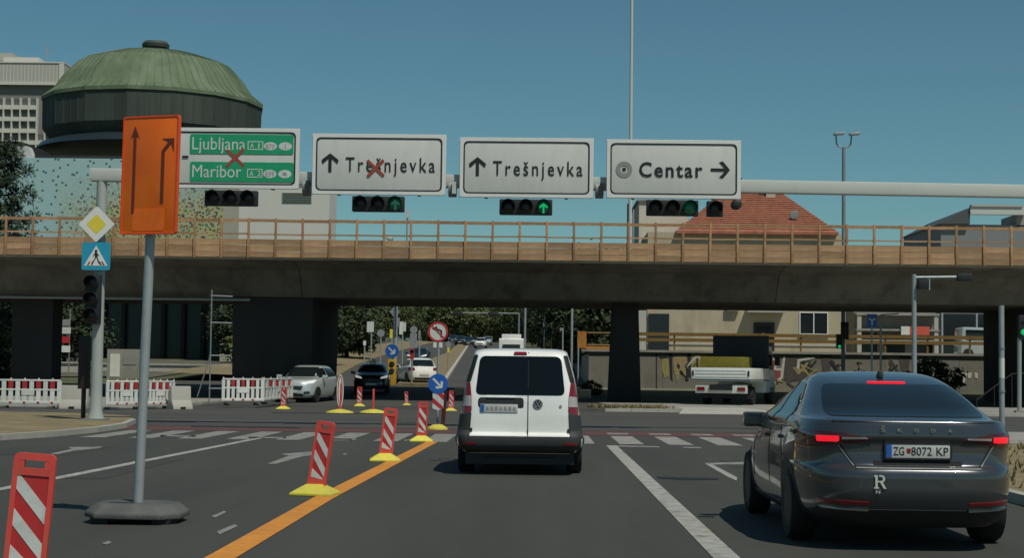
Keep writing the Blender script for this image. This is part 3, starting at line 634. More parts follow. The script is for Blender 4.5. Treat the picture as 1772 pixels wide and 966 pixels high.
# ---- smaller cars
def small_car(label, name, loc, rz, body, kind='hatch', rim=RIM, lit=False, taxi=False, cat='car', glass=GLASS, k=1.0, group=None):
    t = thing(name, label, cat, loc, rz, group); t.scale = (k, k, k)
    if kind == 'suv':
        H = 1.53; rows = [(0.22, .78, -1.98, 1.98, 5, 4.5), (0.32, .87, -2.06, 2.07, 5, 4.5), (0.50, .90, -2.09, 2.09, 5, 4.2), (0.70, .90, -2.08, 2.06, 5, 4), (0.86, .89, -2.05, 1.98, 5, 3.6), (0.95, .88, -2.0, 1.78, 5, 3.4), (1.00, .86, -1.98, 1.30, 5, 3.4),
                (1.05, .82, -1.95, 1.02, 5, 3.6), (1.2, .75, -1.85, .72, 5, 3.8), (1.36, .67, -1.68, .38, 4.5, 3.8), (1.46, .60, -1.45, .10, 4, 3.6), (1.51, .48, -1.1, -.15, 3.4, 3.2), (1.525, .28, -.8, -.35, 3, 3)]
    else:
        H = 1.45; rows = [(0.20, .75, -1.88, 1.86, 5, 4.5), (0.30, .83, -1.96, 1.96, 5, 4.5), (0.48, .855, -1.99, 1.99, 5, 4.2), (0.66, .855, -1.97, 1.95, 5, 4), (0.80, .85, -1.93, 1.80, 5, 3.6), (0.88, .84, -1.90, 1.45, 5, 3.4), (0.95, .82, -1.88, 1.08, 5, 3.4),
                (1.0, .79, -1.85, .92, 5, 3.6), (1.15, .72, -1.75, .62, 5, 3.8), (1.30, .645, -1.58, .28, 4.5, 3.8), (1.39, .58, -1.38, .02, 4, 3.6), (1.435, .46, -1.05, -.2, 3.4, 3.2), (1.448, .27, -.8, -.4, 3, 3)]
    sh = Shape(rows); c = H/1.45
    part('body', sh.body(sub=4, n=64), body, t)
    rr = lambda x, z: sh.R(x, z); ff = lambda x, z: sh.R(x, z, True)
    b = 0.97*c if kind == 'hatch' else 1.03
    part('rear_window', sh.patch(rr, round_poly([(-.62, b), (.62, b), (.53, 1.33*c), (-.53, 1.33*c)], .05), .006, 8, 10), glass, t)
    part('windscreen', sh.patch(ff, round_poly([(-.68, b+.02), (.68, b+.02), (.54, 1.36*c), (-.54, 1.36*c)], .05), .006, 8, 10), glass, t)
    zl = .72*c
    for s in (-1, 1):
        fn = lambda a, z, s=s: sh.Sd(a, z, s)
        part('side_window', sh.patch(fn, round_poly([(-1.5, b+.05), (-.25, b), (-.25, 1.33*c), (-1.3, 1.30*c)], .06), .006, 6, 8), glass, t)
        part('side_window', sh.patch(fn, round_poly([(-.17, b), (.75, b-.01), (.30, 1.30*c), (-.17, 1.34*c)], .06), .006, 6, 8), glass, t)
        part('tail_lamp', sh.patch(rr, round_poly([(s*x, z) for x, z in [(.50, zl+.02), (.80, zl+.02), (.79, zl+.20), (.52, zl+.18)]], .04), .010, 6, 8), LAMPRED, t)
        part('headlamp', sh.patch(ff, round_poly([(s*x, z) for x, z in [(.45, zl-.02), (.78, zl+.03), (.82, zl+.16), (.74, zl+.15), (.48, zl+.06)]], .03), .010, 6, 8), HEADLIT if lit else HEADLAMP, t)
        part('fog_lamp', sh.patch(ff, round_poly([(s*x, z) for x, z in [(.50, .36), (.72, .38), (.70, .48), (.52, .46)]], .03), .008, 4, 5), BLACKP, t)
        for y in (-1.22, 1.25):
            part('wheel_arch', arch(sh, y, .31, .355, s), BLACKP, t); wheel_parts(t, s*(.755 if kind == 'suv' else .725), y, .31, .20, s, rim, n=20)
        mirror(t, s*(.86 if kind == 'suv' else .82), .62, b+.02, s, body)
    part('grille', sh.patch(ff, round_poly([(-.42, .52), (.42, .52), (.48, .68), (-.48, .68)], .05), .008, 5, 8), BLACKP, t)
    part('lower_grille', sh.patch(ff, round_poly([(-.50, .28), (.50, .28), (.48, .38), (-.48, .38)], .03), .008, 4, 8), BLACKP, t)
    part('rear_bumper', sh.patch(rr, round_poly([(-.62, .24), (.62, .24), (.66, .36), (-.66, .36)], .04), .008, 4, 8), BLACKP, t)
    part('number_plate', MB().box((0, sh.R(0, .47, True).y+.012, .47), (.52, .02, .11)), PLATE, t)
    part('number_plate', MB().box((0, sh.R(0, .50).y-.012, .52), (.52, .02, .11)), PLATE, t)
    if taxi: part('roof_sign', MB().box((0, -.2, H+.06), (.36, .14, .12)), PLWHITE, t, bevel=.03)
    return t
def gz(Y): return TZ(Y)+0.004
small_car('pale pearl white crossover with bright headlamps coming out from under the bridge', 'crossover_car', (-10.35, 72.6, .012), radians(180-9), P_SILVER, 'suv', k=1.10, lit=True)
p = AT(637, 676, 80.5); small_car('black car facing the junction between the white oval marker and yellow post', 'parked_car', (p.x, 82.5, gz(82.5)), radians(180+4), P_BLACK, 'suv', taxi=True, lit=True)
p = AT(720, 668, 95.5); small_car('white hatchback seen from behind, turning beside the yellow post', 'hatchback_car', (p.x, 95.5, gz(95.5)), radians(17), P_WHITE, k=1.06)
p = AT(814, 690, 58); small_car('black car mostly hidden behind the white panel van', 'parked_car', (-1.5, 60, .005), radians(0), P_BLACK, 'suv')
for px, Y, bd, lab, kd, back in ((725, 135, P_DARKBLUE, 'dark car with lit headlamps driving behind the no left turn sign', 'suv', 1), (832, 232, P_WHITE, 'distant white car coming down the road towards the bridge', 'suv', 1),
                           (812, 250, P_BLACK, 'distant dark car beside the oncoming white car', 'hatch', 1), (797, 262, P_DARKBLUE, 'distant dark blue car behind the other oncoming cars', 'suv', 1), (784, 285, P_BLACK, 'most distant dark car, leftmost of the far queue', 'hatch', 1), (842, 262, P_SILVER, 'distant pale car half hidden behind the white one', 'hatch', 1)):
    p = AT(px, 600, Y); small_car(lab, 'distant_car', (p.x, Y, TZ(Y)+.01), radians(178), bd, kd, lit=(Y == 135))
p = AT(885, 600, 120)
# white van in front, only its top is seen
t = thing('delivery_van', 'white box van further up the road above the roof of the white panel van', 'van', (p.x, 122, gz(122)))
part('body', MB().prismx(round_poly([(-2.5, .35), (2.4, .35), (2.4, 1.0), (1.5, 1.25), (1.0, 2.35), (-2.4, 2.45)], .12), -.92, .92), P_WHITE, t, bevel=.08)
part('roof_box', MB().box((0, -1.2, 2.60), (1.45, 2.0, .34)), P_WHITE, t, bevel=.06)
part('rear_window', MB().box((0, -2.49, 1.75), (1.3, .03, .5)), GLASS, t)
for s in (-1, 1):
    part('tail_lamp', MB().box((s*.82, -2.5, 1.1), (.12, .04, .5)), LAMPRED, t)
    for y in (-1.5, 1.6): wheel_parts(t, s*.78, y, .34, .22, s, RIM, n=18)
p = AT(48, 410, 120)

# ---- flatbed truck on the pavement
def truck():
    t = thing('flatbed_truck', 'white dropside flatbed truck parked on the pavement with a yellow load', 'truck', (9.35, 75.6, .13), radians(-20)); t.scale = (1.15, 1.15, 1.15)
    tg = part('tailgate', MB().box((0, -3.0, 1.22), (2.36, .05, .44)), P_WHITE, t, bevel=.012)
    for z in (1.10, 1.22, 1.34): part('tailgate_rib', MB().box((0, -3.03, z), (2.0, .02, .03)), PLWHITE, tg)
    for s in (-1, 1): part('latch', MB().box((s*1.10, -3.04, 1.22), (.06, .03, .22)), BLACKP, tg)
    for s in (-1, 1): part('side_board', MB().box((s*1.16, -1.3, 1.22), (.05, 3.36, .44)), P_WHITE, t, bevel=.012)
    part('deck', MB().box((0, -1.3, .96), (2.34, 3.4, .08)), GALV_D, t)
    part('headboard', MB().box((0, .42, 1.9), (2.3, .06, 1.75)), BLACKP, t)
    lb = part('lamp_bar', MB().box((0, -2.9, .62), (2.05, .08, .34)), PLWHITE, t, bevel=.01)
    for s in (-1, 1):
        part('tail_lamp', MB().box((s*.80, -2.95, .62), (.30, .03, .14)), LAMPRED, lb)
    part('number_plate', MB().box((.1, -2.95, .62), (.52, .02, .12)), PLATE, lb)
    part('load', MB().box((-.12, -1.6, 1.45), (1.7, 1.7, .85)), mat('olive_yellow_load', (.20, .165, .016), .7, var=.2), t, bevel=.02)
    part('chassis', MB().box((0, -.4, .68), (.9, 5.2, .22)), BLACKP, t)
    cab = part('cab', MB().prismx(round_poly([(.55, .45), (2.5, .45), (2.55, 1.15), (2.25, 1.35), (1.75, 2.35), (.62, 2.42)], .1), -1.0, 1.0), P_WHITE, t, bevel=.06)
    for s in (-1, 1):
        part('door_window', MB().prismx(round_poly([(.85, 1.40), (2.05, 1.40), (1.68, 2.15), (.85, 2.18)], .06), s*1.0-.008, s*1.0+.008), GLASS, cab)
        mo = part('wing_mirror', MB().box((s*1.18, 2.0, 1.75), (.22, .1, .34)), BLACKP, t, bevel=.02)
        for y in (-1.6, 1.75): wheel_parts(t, s*.88, y, .36, .24, s, RIM_D, n=20)
    part('rear_cab_window', MB().box((0, .60, 1.95), (1.2, .03, .5)), GLASS, cab)
    part('mud_guard', MB().box((0, -2.2, .45), (2.0, .03, .4)), BLACKP, t)
truck()

# ------------------------------------------------------------------ the elevated road
ZT, ZB = 6.55, 4.83
YN, YF = 72.0, 88.0
br = thing('road_bridge', 'long grey concrete overpass crossing above the junction with a timber railing', 'bridge', (0, YN, 0))
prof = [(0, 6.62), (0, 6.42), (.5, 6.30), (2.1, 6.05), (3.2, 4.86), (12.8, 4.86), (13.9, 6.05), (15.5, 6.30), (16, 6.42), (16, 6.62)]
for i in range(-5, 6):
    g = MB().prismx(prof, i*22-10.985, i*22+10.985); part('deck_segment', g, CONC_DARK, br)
part('edge_beam', MB().box((0, -.06, 6.50), (242, .16, .26)), mat('edge_concrete', (.36, .29, .20), .85, var=.2, dirt=(.22, .18, .13), dirt_amt=.6), br)
part('drain_pipe', MB().tube([(-60, 3.0, 4.70), (-13.4, 3.0, 4.70)], .07, 8), GALV_D, br)
# piers
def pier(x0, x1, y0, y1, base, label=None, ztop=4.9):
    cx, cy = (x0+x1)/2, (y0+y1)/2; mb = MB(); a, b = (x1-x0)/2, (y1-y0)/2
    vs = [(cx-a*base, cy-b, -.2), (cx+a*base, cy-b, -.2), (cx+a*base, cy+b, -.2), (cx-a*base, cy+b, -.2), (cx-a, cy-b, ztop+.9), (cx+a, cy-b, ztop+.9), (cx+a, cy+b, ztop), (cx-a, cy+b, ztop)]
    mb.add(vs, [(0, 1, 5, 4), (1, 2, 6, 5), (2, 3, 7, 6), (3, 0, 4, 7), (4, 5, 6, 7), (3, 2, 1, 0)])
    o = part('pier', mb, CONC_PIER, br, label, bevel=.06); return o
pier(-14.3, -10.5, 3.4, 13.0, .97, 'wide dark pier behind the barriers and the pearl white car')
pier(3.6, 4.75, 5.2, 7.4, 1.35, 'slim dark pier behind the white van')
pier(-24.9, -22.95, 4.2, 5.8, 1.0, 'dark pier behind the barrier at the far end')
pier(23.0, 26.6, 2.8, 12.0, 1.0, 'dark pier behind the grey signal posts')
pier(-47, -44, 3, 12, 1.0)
# railing: posts, rails and boards of timber, one piece each
pm = MB().box((0, 0, 0), (.10, .10, 1.78)).mesh('post', bevel=.01); rm = MB().box((0, 0, 0), (1.13, .06, .13)).mesh('rail'); mm = MB().box((0, 0, 0), (1.13, .04, .07)).mesh('mid_rail'); bm_ = MB().box((0, 0, 0), (1.13, .05, .255)).mesh('board')
sh_ = 0
for m_, c_ in ((pm, WOOD), (rm, WOOD), (mm, WOOD2), (bm_, WOOD2)): m_.materials.append(c_)
rl = thing('timber_railing', 'brown timber railing with a boarded foot along the overpass edge', 'railing', (0, YN-.22, 6.3))
def rpart(name, me, x, y, z, rot=0, ry=0):
    o = bpy.data.objects.new(name, me); COL.objects.link(o); o.parent = rl; o.location = (x, y, z); o.rotation_euler = (rot, ry, 0)
for i in range(-36, 37):
    x = i*1.21+.35
    rpart('post', pm, x, random.uniform(-.01, .01), 1.02, random.uniform(-.012, .012), random.uniform(-.014, .014))
    if i < 36:
        x += .605
        rpart('top_rail', rm, x, 0, 1.80+random.uniform(-.012, .012), 0, random.uniform(-.008, .008)); rpart('middle_rail', mm, x, .02, 1.20+random.uniform(-.02, .02), 0, random.uniform(-.012, .012))
        for k in range(3): rpart('board', bm_, x, .045+random.uniform(-.008, .008), .30+k*.272, 0, random.uniform(-.01, .01))
far_rail = thing('guard_rail', 'grey steel guard rail on the far edge of the overpass', 'guard rail', (0, YF-.5, 6.62))
fm = MB().box((0, 0, .55), (240, .06, .30)); fm.box((0, 0, .95), (240, .05, .06)); part('beam', fm, GALV, far_rail)
pf = MB().box((0, 0, .5), (.08, .08, 1.0)).mesh('post'); pf.materials.append(GALV_D)
for i in range(-40, 41):
    o = bpy.data.objects.new('post', pf); COL.objects.link(o); o.parent = far_rail; o.location = (i*2.0, .09, 0)
# things on the bridge
fl = thing('tall_mast', 'very tall thin pale mast rising past the Centar sign from the overpass', 'mast', (AT(1090, 430, 73).x, 73.0, 6.6))
part('pole', MB().cyl((0, 0, 0), (0, 0, 16.5), .085, .06), GANTRY, fl); part('base', MB().box((0, 0, .05), (.4, .4, .1)), GALV_D, fl)
for px, py0, py1, lab in ((705, 362, 400, 'twin white antenna panels on a pole beyond the overpass railing'),):
    a, b = AT(px, py0, 95), AT(px, py1+40, 95); q = thing('antenna_post', lab, 'antenna', (a.x, 95, b.z-3))
    part('pole', MB().cyl((0, 0, 0), (0, 0, a.z-b.z+2.5), .05), GALV, q)
    for s in (-1, 1): part('antenna_panel', MB().box((s*.1, -.06, a.z-b.z+2.7), (.09, .08, .6)), GANTRY, q)
q = thing('lamp_head', 'small white lamp on a short post seen through the overpass railing', 'lamp', (AT(673, 405, 80).x, 80, 6.6))
part('pole', MB().cyl((0, 0, 0), (0, 0, 1.45), .03), GALV, q); part('lamp_shade', MB().box((0, -.1, 1.47), (.42, .5, .16), Matrix.Rotation(.25, 3, 'Y')), GANTRY, q, bevel=.03)
q = thing('marker_post', 'thin white marker post seen through the overpass railing', 'post', (AT(619, 400, 80).x, 80, 6.6)); part('pole', MB().cyl((0, 0, 0), (0, 0, 1.75), .05), GANTRY, q)
t = thing('red_car', 'red car driving along the overpass behind its railing', 'car', (AT(50, 412, 84).x, 83.5, 6.62), radians(-90))
part('body', MB().prismx(round_poly([(-.62, .25), (.62, .25), (.62, .80), (.40, .95), (.30, 1.38), (-.35, 1.38), (-.5, .95), (-.62, .85)], .1), -.4, .4), P_RED, t, bevel=.05)
part('windscreen', MB().box((0, .37, 1.16), (.6, .03, .34), Matrix.Rotation(.22, 3, 'X')), GLASS, t)
for s in (-1, 1):
    for y in (-.4, .4): part('wheel', MB().cyl((s*.34, y, .16), (s*.42, y, .16), .16), TYRE, t)

# ------------------------------------------------------------------ sign gantry
YG = 40.4; SC = FPX/YG
def gx(px, py=300): return AT(px, py, YG).x
def gzz(px, py): return AT(px, py, YG).z
cb = AT(171, 520, YG+.35)
zb1 = gzz(1500, 329); zb0 = gzz(180, 300)
gt = thing('sign_gantry', 'pale steel gantry spanning the road and carrying four overhead signs', 'gantry', (cb.x, YG+.35, .11))
part('column', MB().lathe([(.22, 0), (.155, .25), (.145, .8), (.125, zb0-.05)], n=24), mat('column_grey', (.36, .385, .365), .65, var=.12, scale=1.5, dirt=(.27, .28, .26), dirt_amt=.6), gt)
part('base_plate', MB().box((0, 0, .02), (.6, .6, .04)), GALV_D, gt)
L1 = gx(1772)+6-cb.x
bz0, bz1 = zb0-.11, zb1-.11; hb_, wb_ = .165, .14
bmb = MB().add([(-.30, -wb_, bz0-hb_), (-.30, wb_, bz0-hb_), (-.30, wb_, bz0+hb_), (-.30, -wb_, bz0+hb_), (L1, -wb_, bz1-hb_), (L1, wb_, bz1-hb_), (L1, wb_, bz1+hb_), (L1, -wb_, bz1+hb_)], [(0, 1, 2, 3), (4, 7, 6, 5), (0, 4, 5, 1), (1, 5, 6, 2), (2, 6, 7, 3), (3, 7, 4, 0)])
part('beam', bmb, GANTRY, gt, bevel=.05)
part('column', MB().lathe([(.24, -.1), (.17, .25), (.155, .8), (.145, zb1-.05)], c=(L1-.3, 0, 0), n=24), GANTRY, gt)
SGN = []
def board(pxa, pya, pxb, pyb, label):
    a, b = AT(pxa, pya, YG), AT(pxb, pyb, YG); W, H = b.x-a.x, a.z-b.z; c = ((a.x+b.x)/2, YG, (a.z+b.z)/2)
    t = thing('overhead_sign', label, 'road sign', c, group='overhead signs on the gantry')
    part('panel', MB().box((0, .03, 0), (W, .05, H)), SIGNW, t, bevel=.006)
    rm_ = MB(); ringmb(rm_, rrect(W-.02, H-.02, .05), rrect(W-.19, H-.19, .13), -.006, .01); part('rim', rm_, SIGNEDGE, t)
    bd = MB(); ringmb(bd, rrect(W-.19, H-.19, .14), rrect(W-.26, H-.26, .12), -.008, .01); part('border', bd, BLACK, t)
    for s in (-1, 1): part('bracket', MB().box((s*W*.3, .14, -.2), (.08, .20, H*.75)), GALV_D, t)
    return t, W, H, c
def loc_px(c, px, py): a = AT(px, py, YG); return a.x-c[0], a.z-c[2]
def arrow_up(w, h, s):                                    # outline of a direction arrow in x, z, pointing up, tip at the top
    return [(-s/2, -h), (s/2, -h), (s/2, -s*1.7), (w/2-s*.30, -w/2-s*.75), (w/2, -w/2+s*.05), (w/2, -w/2+s*.55), (0, 0), (-w/2, -w/2+s*.55), (-w/2, -w/2+s*.05), (-w/2+s*.30, -w/2-s*.75), (-s/2, -s*1.7)]
def cross(t, x, z, r):
    mb = MB()
    for a in (.75, -.82): mb.box((x, -.012, z), (2*r, .006, .075), Matrix.Rotation(a, 3, 'Y'))
    mb.v = [(v[0], v[1]-(.004 if i >= 8 else 0), v[2]) for i, v in enumerate(mb.v)]
    part('tape_cross', mb, TAPE, t)
t, W, H, c = board(287, 220, 517, 327.5, 'overhead sign with green Ljubljana and Maribor panels crossed out in red')
for pz, txt, wd, road_no, en, fin in ((248, 'Ljubljana', 93, '1', 'E70', 'I'), (296, 'Maribor', 86, '2', 'E59', '4')):
    x0, _ = loc_px(c, 329, pz); x1, z = loc_px(c, 508, pz)
    _, z = loc_px(c, 418, pz+1.5)
    pn = part('green_panel', MB().prism(rrect(x1-x0, 34.5/SC, .05, (x0+x1)/2, z), -.010, .006), GREEN, t)
    part('lettering', text_mesh(txt, 23/SC, wd/SC), WHITER, pn, loc=(x0+4/SC, -.013, z-10/SC))
    bx, _ = loc_px(c, 441, 300); rb = MB(); ringmb(rb, rrect(27/SC, 15/SC, .02, bx, z-2/SC), rrect(24/SC, 12/SC, .015, bx, z-2/SC), -.0135, -.008); part('number_frame', rb, WHITER, pn)
    part('lettering', text_mesh('A', 9/SC, 6.5/SC, bold=.01), WHITER, pn, loc=(bx-9/SC, -.0135, z-6.5/SC)); part('lettering', text_mesh(road_no, 9/SC, (2.2 if road_no == '1' else 5)/SC, bold=.01), WHITER, pn, loc=(bx+5/SC, -.0135, z-6.5/SC))
    for px, tx, tw in ((467, en, 15), (493, fin, 1.3 if fin == 'I' else 4)):
        ox, _ = loc_px(c, px, 300); ov = MB().prism([(ox+11.5/SC*cos(a*pi/12), z-3/SC+7.2/SC*sin(a*pi/12)) for a in range(24)], -.0130, -.008); part('number_oval', ov, WHITER, pn)
        if fin == '4' and px == 493: part('pictogram', MB().prism([(ox-4/SC, z-5/SC), (ox+4/SC, z-5/SC), (ox+2/SC, z), (ox-3/SC, z)], -.0165, -.012), GREY_PAINT, pn)
        else: part('lettering', text_mesh(tx, 8/SC, tw/SC), GREY_PAINT, pn, loc=(ox-tw/SC/2, -.0145, z-7/SC))
x, z = loc_px(c, 407, 273); cross(t, x, z, 22/SC)
x, z = loc_px(c, 321, 271); part('mounting_clip', MB().box((x, -.012, z), (.15, .02, .05)), BLACKP, t)
for box_, lab, crossed in (((541, 230.5, 771, 338.5), 'overhead sign with arrow and Trešnjevka crossed out by a red X', True), ((796, 237, 1026.5, 343.5), 'overhead sign with arrow and Trešnjevka, not crossed out', False)):
    t, W, H, c = board(*box_, lab); ox = box_[0]-541; oy = box_[1]-230.5
    x, z = loc_px(c, 571.5+ox, 265+oy); part('arrow', MB().prism([(x+a, z+b) for a, b in arrow_up(29/SC, 33/SC, 5.4/SC)], -.010, .006), BLACK, t)
    x, z = loc_px(c, 598+ox, 296.5+oy); part('lettering', text_mesh('Trešnjevka', 26.5/SC, 156/SC, spacing=1.32, bold=.004), BLACK, t, loc=(x, -.008, z))
    if crossed: x, z = loc_px(c, 650, 291); cross(t, x, z, 20/SC)
t, W, H, c = board(1050, 240.5, 1282, 345, 'overhead sign reading Centar with a target symbol and arrow')
x, z = loc_px(c, 1080, 293); ic = MB()
for ro, ri in ((.205, .165), (.155, .115)): ringmb(ic, disc(ro, 32, x, z), disc(ri, 32, x, z), -.010, .006)
ringmb(ic, disc(.165, 32, x, z), disc(.155, 32, x, z), -.008, .006); ringmb(ic, disc(.115, 32, x, z), disc(.095, 32, x, z), -.008, .006)
part('symbol_ring', ic, GREY_PAINT, t); part('symbol_dot', MB().prism(disc(.048, 20, x, z), -.010, .006), BLACK, t)
x, z = loc_px(c, 1106, 305.5); part('lettering', text_mesh('Centar', 26.5/SC, 110/SC, spacing=1.18, bold=.016), BLACK, t, loc=(x, -.008, z))
x, z = loc_px(c, 1263, 294); part('arrow', MB().prism([(x+b, z-a) for a, b in arrow_up(29/SC, 33/SC, 5.0/SC)], -.010, .006), BLACK, t)

def signal_head(parent_label, px, py, w_px, h_px, n, horizontal=True, lit=None, arrow=False, Y=YG, cat='traffic light', group='traffic lights under the gantry signs', dim=False):
    k = Y/FPX; c = AT(px, py, Y); L, Hh = w_px*k, h_px*k
    t = thing('traffic_light', parent_label, cat, (c.x, Y, c.z), group=group)
    hs = part('housing', MB().box((0, .06, 0), (L, .22, Hh)) if horizontal else MB().box((0, .06, 0), (Hh, .22, L)), BLACKP, t, bevel=.03)
    r = min(Hh, L/n)*.40
    for i in range(n):
        o = (i-(n-1)/2)*L/n; x, z = (o, 0) if horizontal else (0, -o)
        vis = MB()
        for j in range(14):
            a0_, a1_ = radians(-25+230*j/14), radians(-25+230*(j+1)/14)
            if True:
                p0, p1 = Vector((x+r*1.12*cos(a0_), 0, z+r*1.12*sin(a0_))), Vector((x+r*1.12*cos(a1_), 0, z+r*1.12*sin(a1_)))
                y1 = -.05-.22
                vis.add([p0+Vector((0, -.05, 0)), p1+Vector((0, -.05, 0)), p1+Vector((0, y1, 0)), p0+Vector((0, y1, 0)), p0*1+Vector((0, -.05, .012)), p1+Vector((0, -.05, .012)), p1+Vector((0, y1, .012)), p0+Vector((0, y1, .012))],
                        [(0, 1, 2, 3), (7, 6, 5, 4), (3, 2, 6, 7)])
        on = (lit == i)
        ln = part('lens', MB().lathe([(r, -.052), (r*.75, -.07), (0, -.078)], c=(x, 0, z), n=18, axis='y'), (GREENDIM if on else LENS), hs)
        if on and arrow: part('lit_arrow', MB().prism([(x+a, z+.10+b) for a, b in arrow_up(r*1.35, r*1.65, r*.30)], -.095, -.080), GREENPALE if dim else GREENLIT, hs)
        part('visor', vis, BLACKP, hs, recalc=False)
    return t
signal_head('dark traffic light under the Ljubljana and Maribor sign', 400, 343, 92, 27, 3)
signal_head('traffic light with faint green arrow under the crossed out Trešnjevka sign', 654.5, 353, 91, 27, 3, lit=2, arrow=True, dim=True)
signal_head('traffic light with green arrow under the uncrossed Trešnjevka sign', 910, 358.5, 92, 27, 3, lit=2, arrow=True)
signal_head('traffic light under the left part of the Centar sign', 1163.5, 360, 90, 27, 3, lit=2)
signal_head('small single traffic light under the right part of the Centar sign', 1237, 361.5, 28, 27, 1)
q = AT(1274, 354, YG); t = thing('gantry_camera', 'small dark round camera hanging beside the single signal lens', 'camera', (q.x, YG, q.z))
part('body', MB().lathe([(.10, -.12), (.13, -.10), (.13, .12), (.09, .16)], n=18, axis='y'), BLACKP, t); part('arm', MB().cyl((0, .05, .1), (0, .30, .35), .025), GALV_D, t)
for px in (528, 782, 1038):
    q = AT(px, 317+px*.009, YG-.0); t = thing('beam_clamp', 'grey clamp on the gantry beam, in the gap %s' % {528: 'after the Maribor sign', 782: 'between the two Trešnjevka signs', 1038: 'before the Centar sign'}[px], 'clamp', (q.x, YG+.35, q.z))
    part('collar', MB().lathe([(.215, -.10), (.215, .10)], n=20, axis='x'), GALV_D, t); part('plate', MB().box((.05, -.24, 0), (.10, .05, .3)), BLACKP if px != 782 else GANTRY, t)

# signs and the signal on the column
YC = YG+.35
q = AT(167, 388, YC-.26); t = thing('priority_sign', 'white diamond sign with a yellow centre on the gantry column', 'road sign', (q.x, YC-.26, q.z))
dm = [(0, -.46), (.46, 0), (0, .46), (-.46, 0)]
part('panel', MB().prism(round_poly(dm, .04), 0, .03), SIGNEDGE, t); part('yellow_field', MB().prism(round_poly([(a*.56, b*.56) for a, b in dm], .05), -.004, .01), YELLOW, t)
part('bracket', MB().box((0, .08, 0), (.1, .14, .3)), GALV_D, t)
q = AT(166, 443.5, YC-.26); t = thing('crossing_sign', 'light blue square pedestrian crossing sign below the diamond sign', 'road sign', (q.x, YC-.26, q.z))
part('panel', MB().prism(rrect(.72, .70, .05), 0, .03), CYAN, t)
part('white_triangle', MB().prism([(-.30, -.24), (.30, -.24), (0, .27)], -.004, .01), SIGNEDGE, t)
fg = MB().prism(disc(.035, 14, 0, .13), -.008, .006); fg.prism([(-.03, .09), (.03, .09), (.045, -.03), (-.02, -.03)], -.0081, .006); fg.prism([(-.03, .085), (-.075, 0), (-.06, -.01), (-.015, .06)], -.0084, .006); fg.prism([(.03, .085), (.08, .01), (.065, 0), (.015, .06)], -.0085, .006)
fg.prism([(-.02, -.03), (.01, -.03), (-.07, -.19), (-.10, -.19)], -.0087, .006); fg.prism([(.015, -.03), (.045, -.03), (.10, -.18), (.07, -.18)], -.0089, .006)
part('walking_figure', fg, BLACK, t)
zs_ = MB()
for x in (-.20, -.10, .13, .21): zs_.prism([(x-.025, -.225), (x+.025, -.225), (x*.72+.015, -.13), (x*.72-.015, -.13)], -.0075, .006)
part('crossing_stripe', zs_, LAMPRED, t)
part('bracket', MB().box((0, .08, 0), (.1, .14, .3)), GALV_D, t)
signal_head('black upright traffic light on the gantry column below the blue sign', 160, 518, 86, 27, 3, horizontal=False, Y=YC-.28, group='signals on posts')
q = AT(146, 640, 41.2); t = thing('signal_cabinet', 'dark brown cabinet on a post behind the gantry column', 'cabinet', (q.x, 41.2, .11))
part('post', MB().cyl((0, 0, 0), (0, 0, .9), .06), mat('dark_brown', (.022, .014, .012), .6), t); part('box', MB().box((0, 0, 1.45), (.27, .22, 1.35)), MATS['dark_brown'], t, bevel=.02)

# ------------------------------------------------------------------ temporary works sign in front
q = G(238, 903); t = thing('works_sign', 'orange lane change sign on a grey pole in a heavy rubber block', 'road sign', (q.x, q.y, 0)); t.rotation_euler = (0, radians(.55), 0)
k = q.y/FPX; zc = AT(259, 305, q.y).z; xc = AT(259, 305, q.y).x-q.x
part('pole', MB().cyl((0, 0, .14), (zc*.0+.035, 0, zc+.4), .045, n=20), GALV, t)
sg = bpy.data.objects.new('panel', MB().prism(rrect(.60, 1.10, .03), -.014, .014).mesh('panel', bevel=.003)); COL.objects.link(sg); sg.data.materials.append(ORANGE); sg.parent = t; sg.location = (xc+.0, -.10, zc); sg.rotation_euler = (0, 0, radians(-20))
part('rim', (lambda m: (ringmb(m, rrect(.605, 1.105, .03), rrect(.575, 1.075, .02), -.020, .018), m)[1])(MB()), mat('rim_red_orange', (.80, .085, .012), .5), sg)
ar = MB().prism([(-.185, -.36), (-.155, -.36), (-.155, .40), (-.185, .40)], -.0175, -.012); ar.prism([(-.17, .46), (-.215, .35), (-.17, .375), (-.125, .35)], -.0177, -.012)
part('arrow', ar, DARKBR, sg)
ar = MB().prism(line_poly((.14, -.27), (.14, .22), .034), -.0175, -.012); ar.prism(line_poly((.135, .21), (.215, .30), .034), -.0177, -.012); ar.prism([(.13, .335), (.255, .335), (.255, .21), (.225, .29)], -.0179, -.012)
part('arrow', ar, DARKBR, sg)
part('number_plate', MB().prism(rrect(.34, .20, .01, 0, -.42), -.0172, -.012), mat('orange_patch', (.85, .16, .010), .45, var=.15), sg)  # plain patch of slightly different orange low on the panel
part('clamp', MB().lathe([(.055, -.03), (.055, .03)], c=(.03, 0, zc+.25), n=16), GALV_D, t); part('clamp', MB().lathe([(.055, -.03), (.055, .03)], c=(.03, 0, zc-.3), n=16), GALV_D, t)
fb = MB(); oc = [(-.30, -.40), (.28, -.40), (.44, -.20), (.44, .20), (.28, .40), (-.30, .40), (-.44, .20), (-.44, -.20)]
n_ = len(oc); fb.add([(x, y, .05) for x, y in oc]+[(x, y, .10) for x, y in oc]+[(x*.80, y*.74, .175) for x, y in oc], [tuple(range(n_))[::-1], tuple(range(2*n_, 3*n_))]+[(i, (i+1) % n_, (i+1) % n_+n_, i+n_) for i in range(n_)]+[(i+n_, (i+1) % n_+n_, (i+1) % n_+2*n_, i+2*n_) for i in range(n_)])
ft = part('foot', fb, RUBBER, t, bevel=.015)
for sx in (-.28, .28): part('foot_pad', MB().box((sx, 0, .026), (.16, .60, .055)), BLACKP, ft)
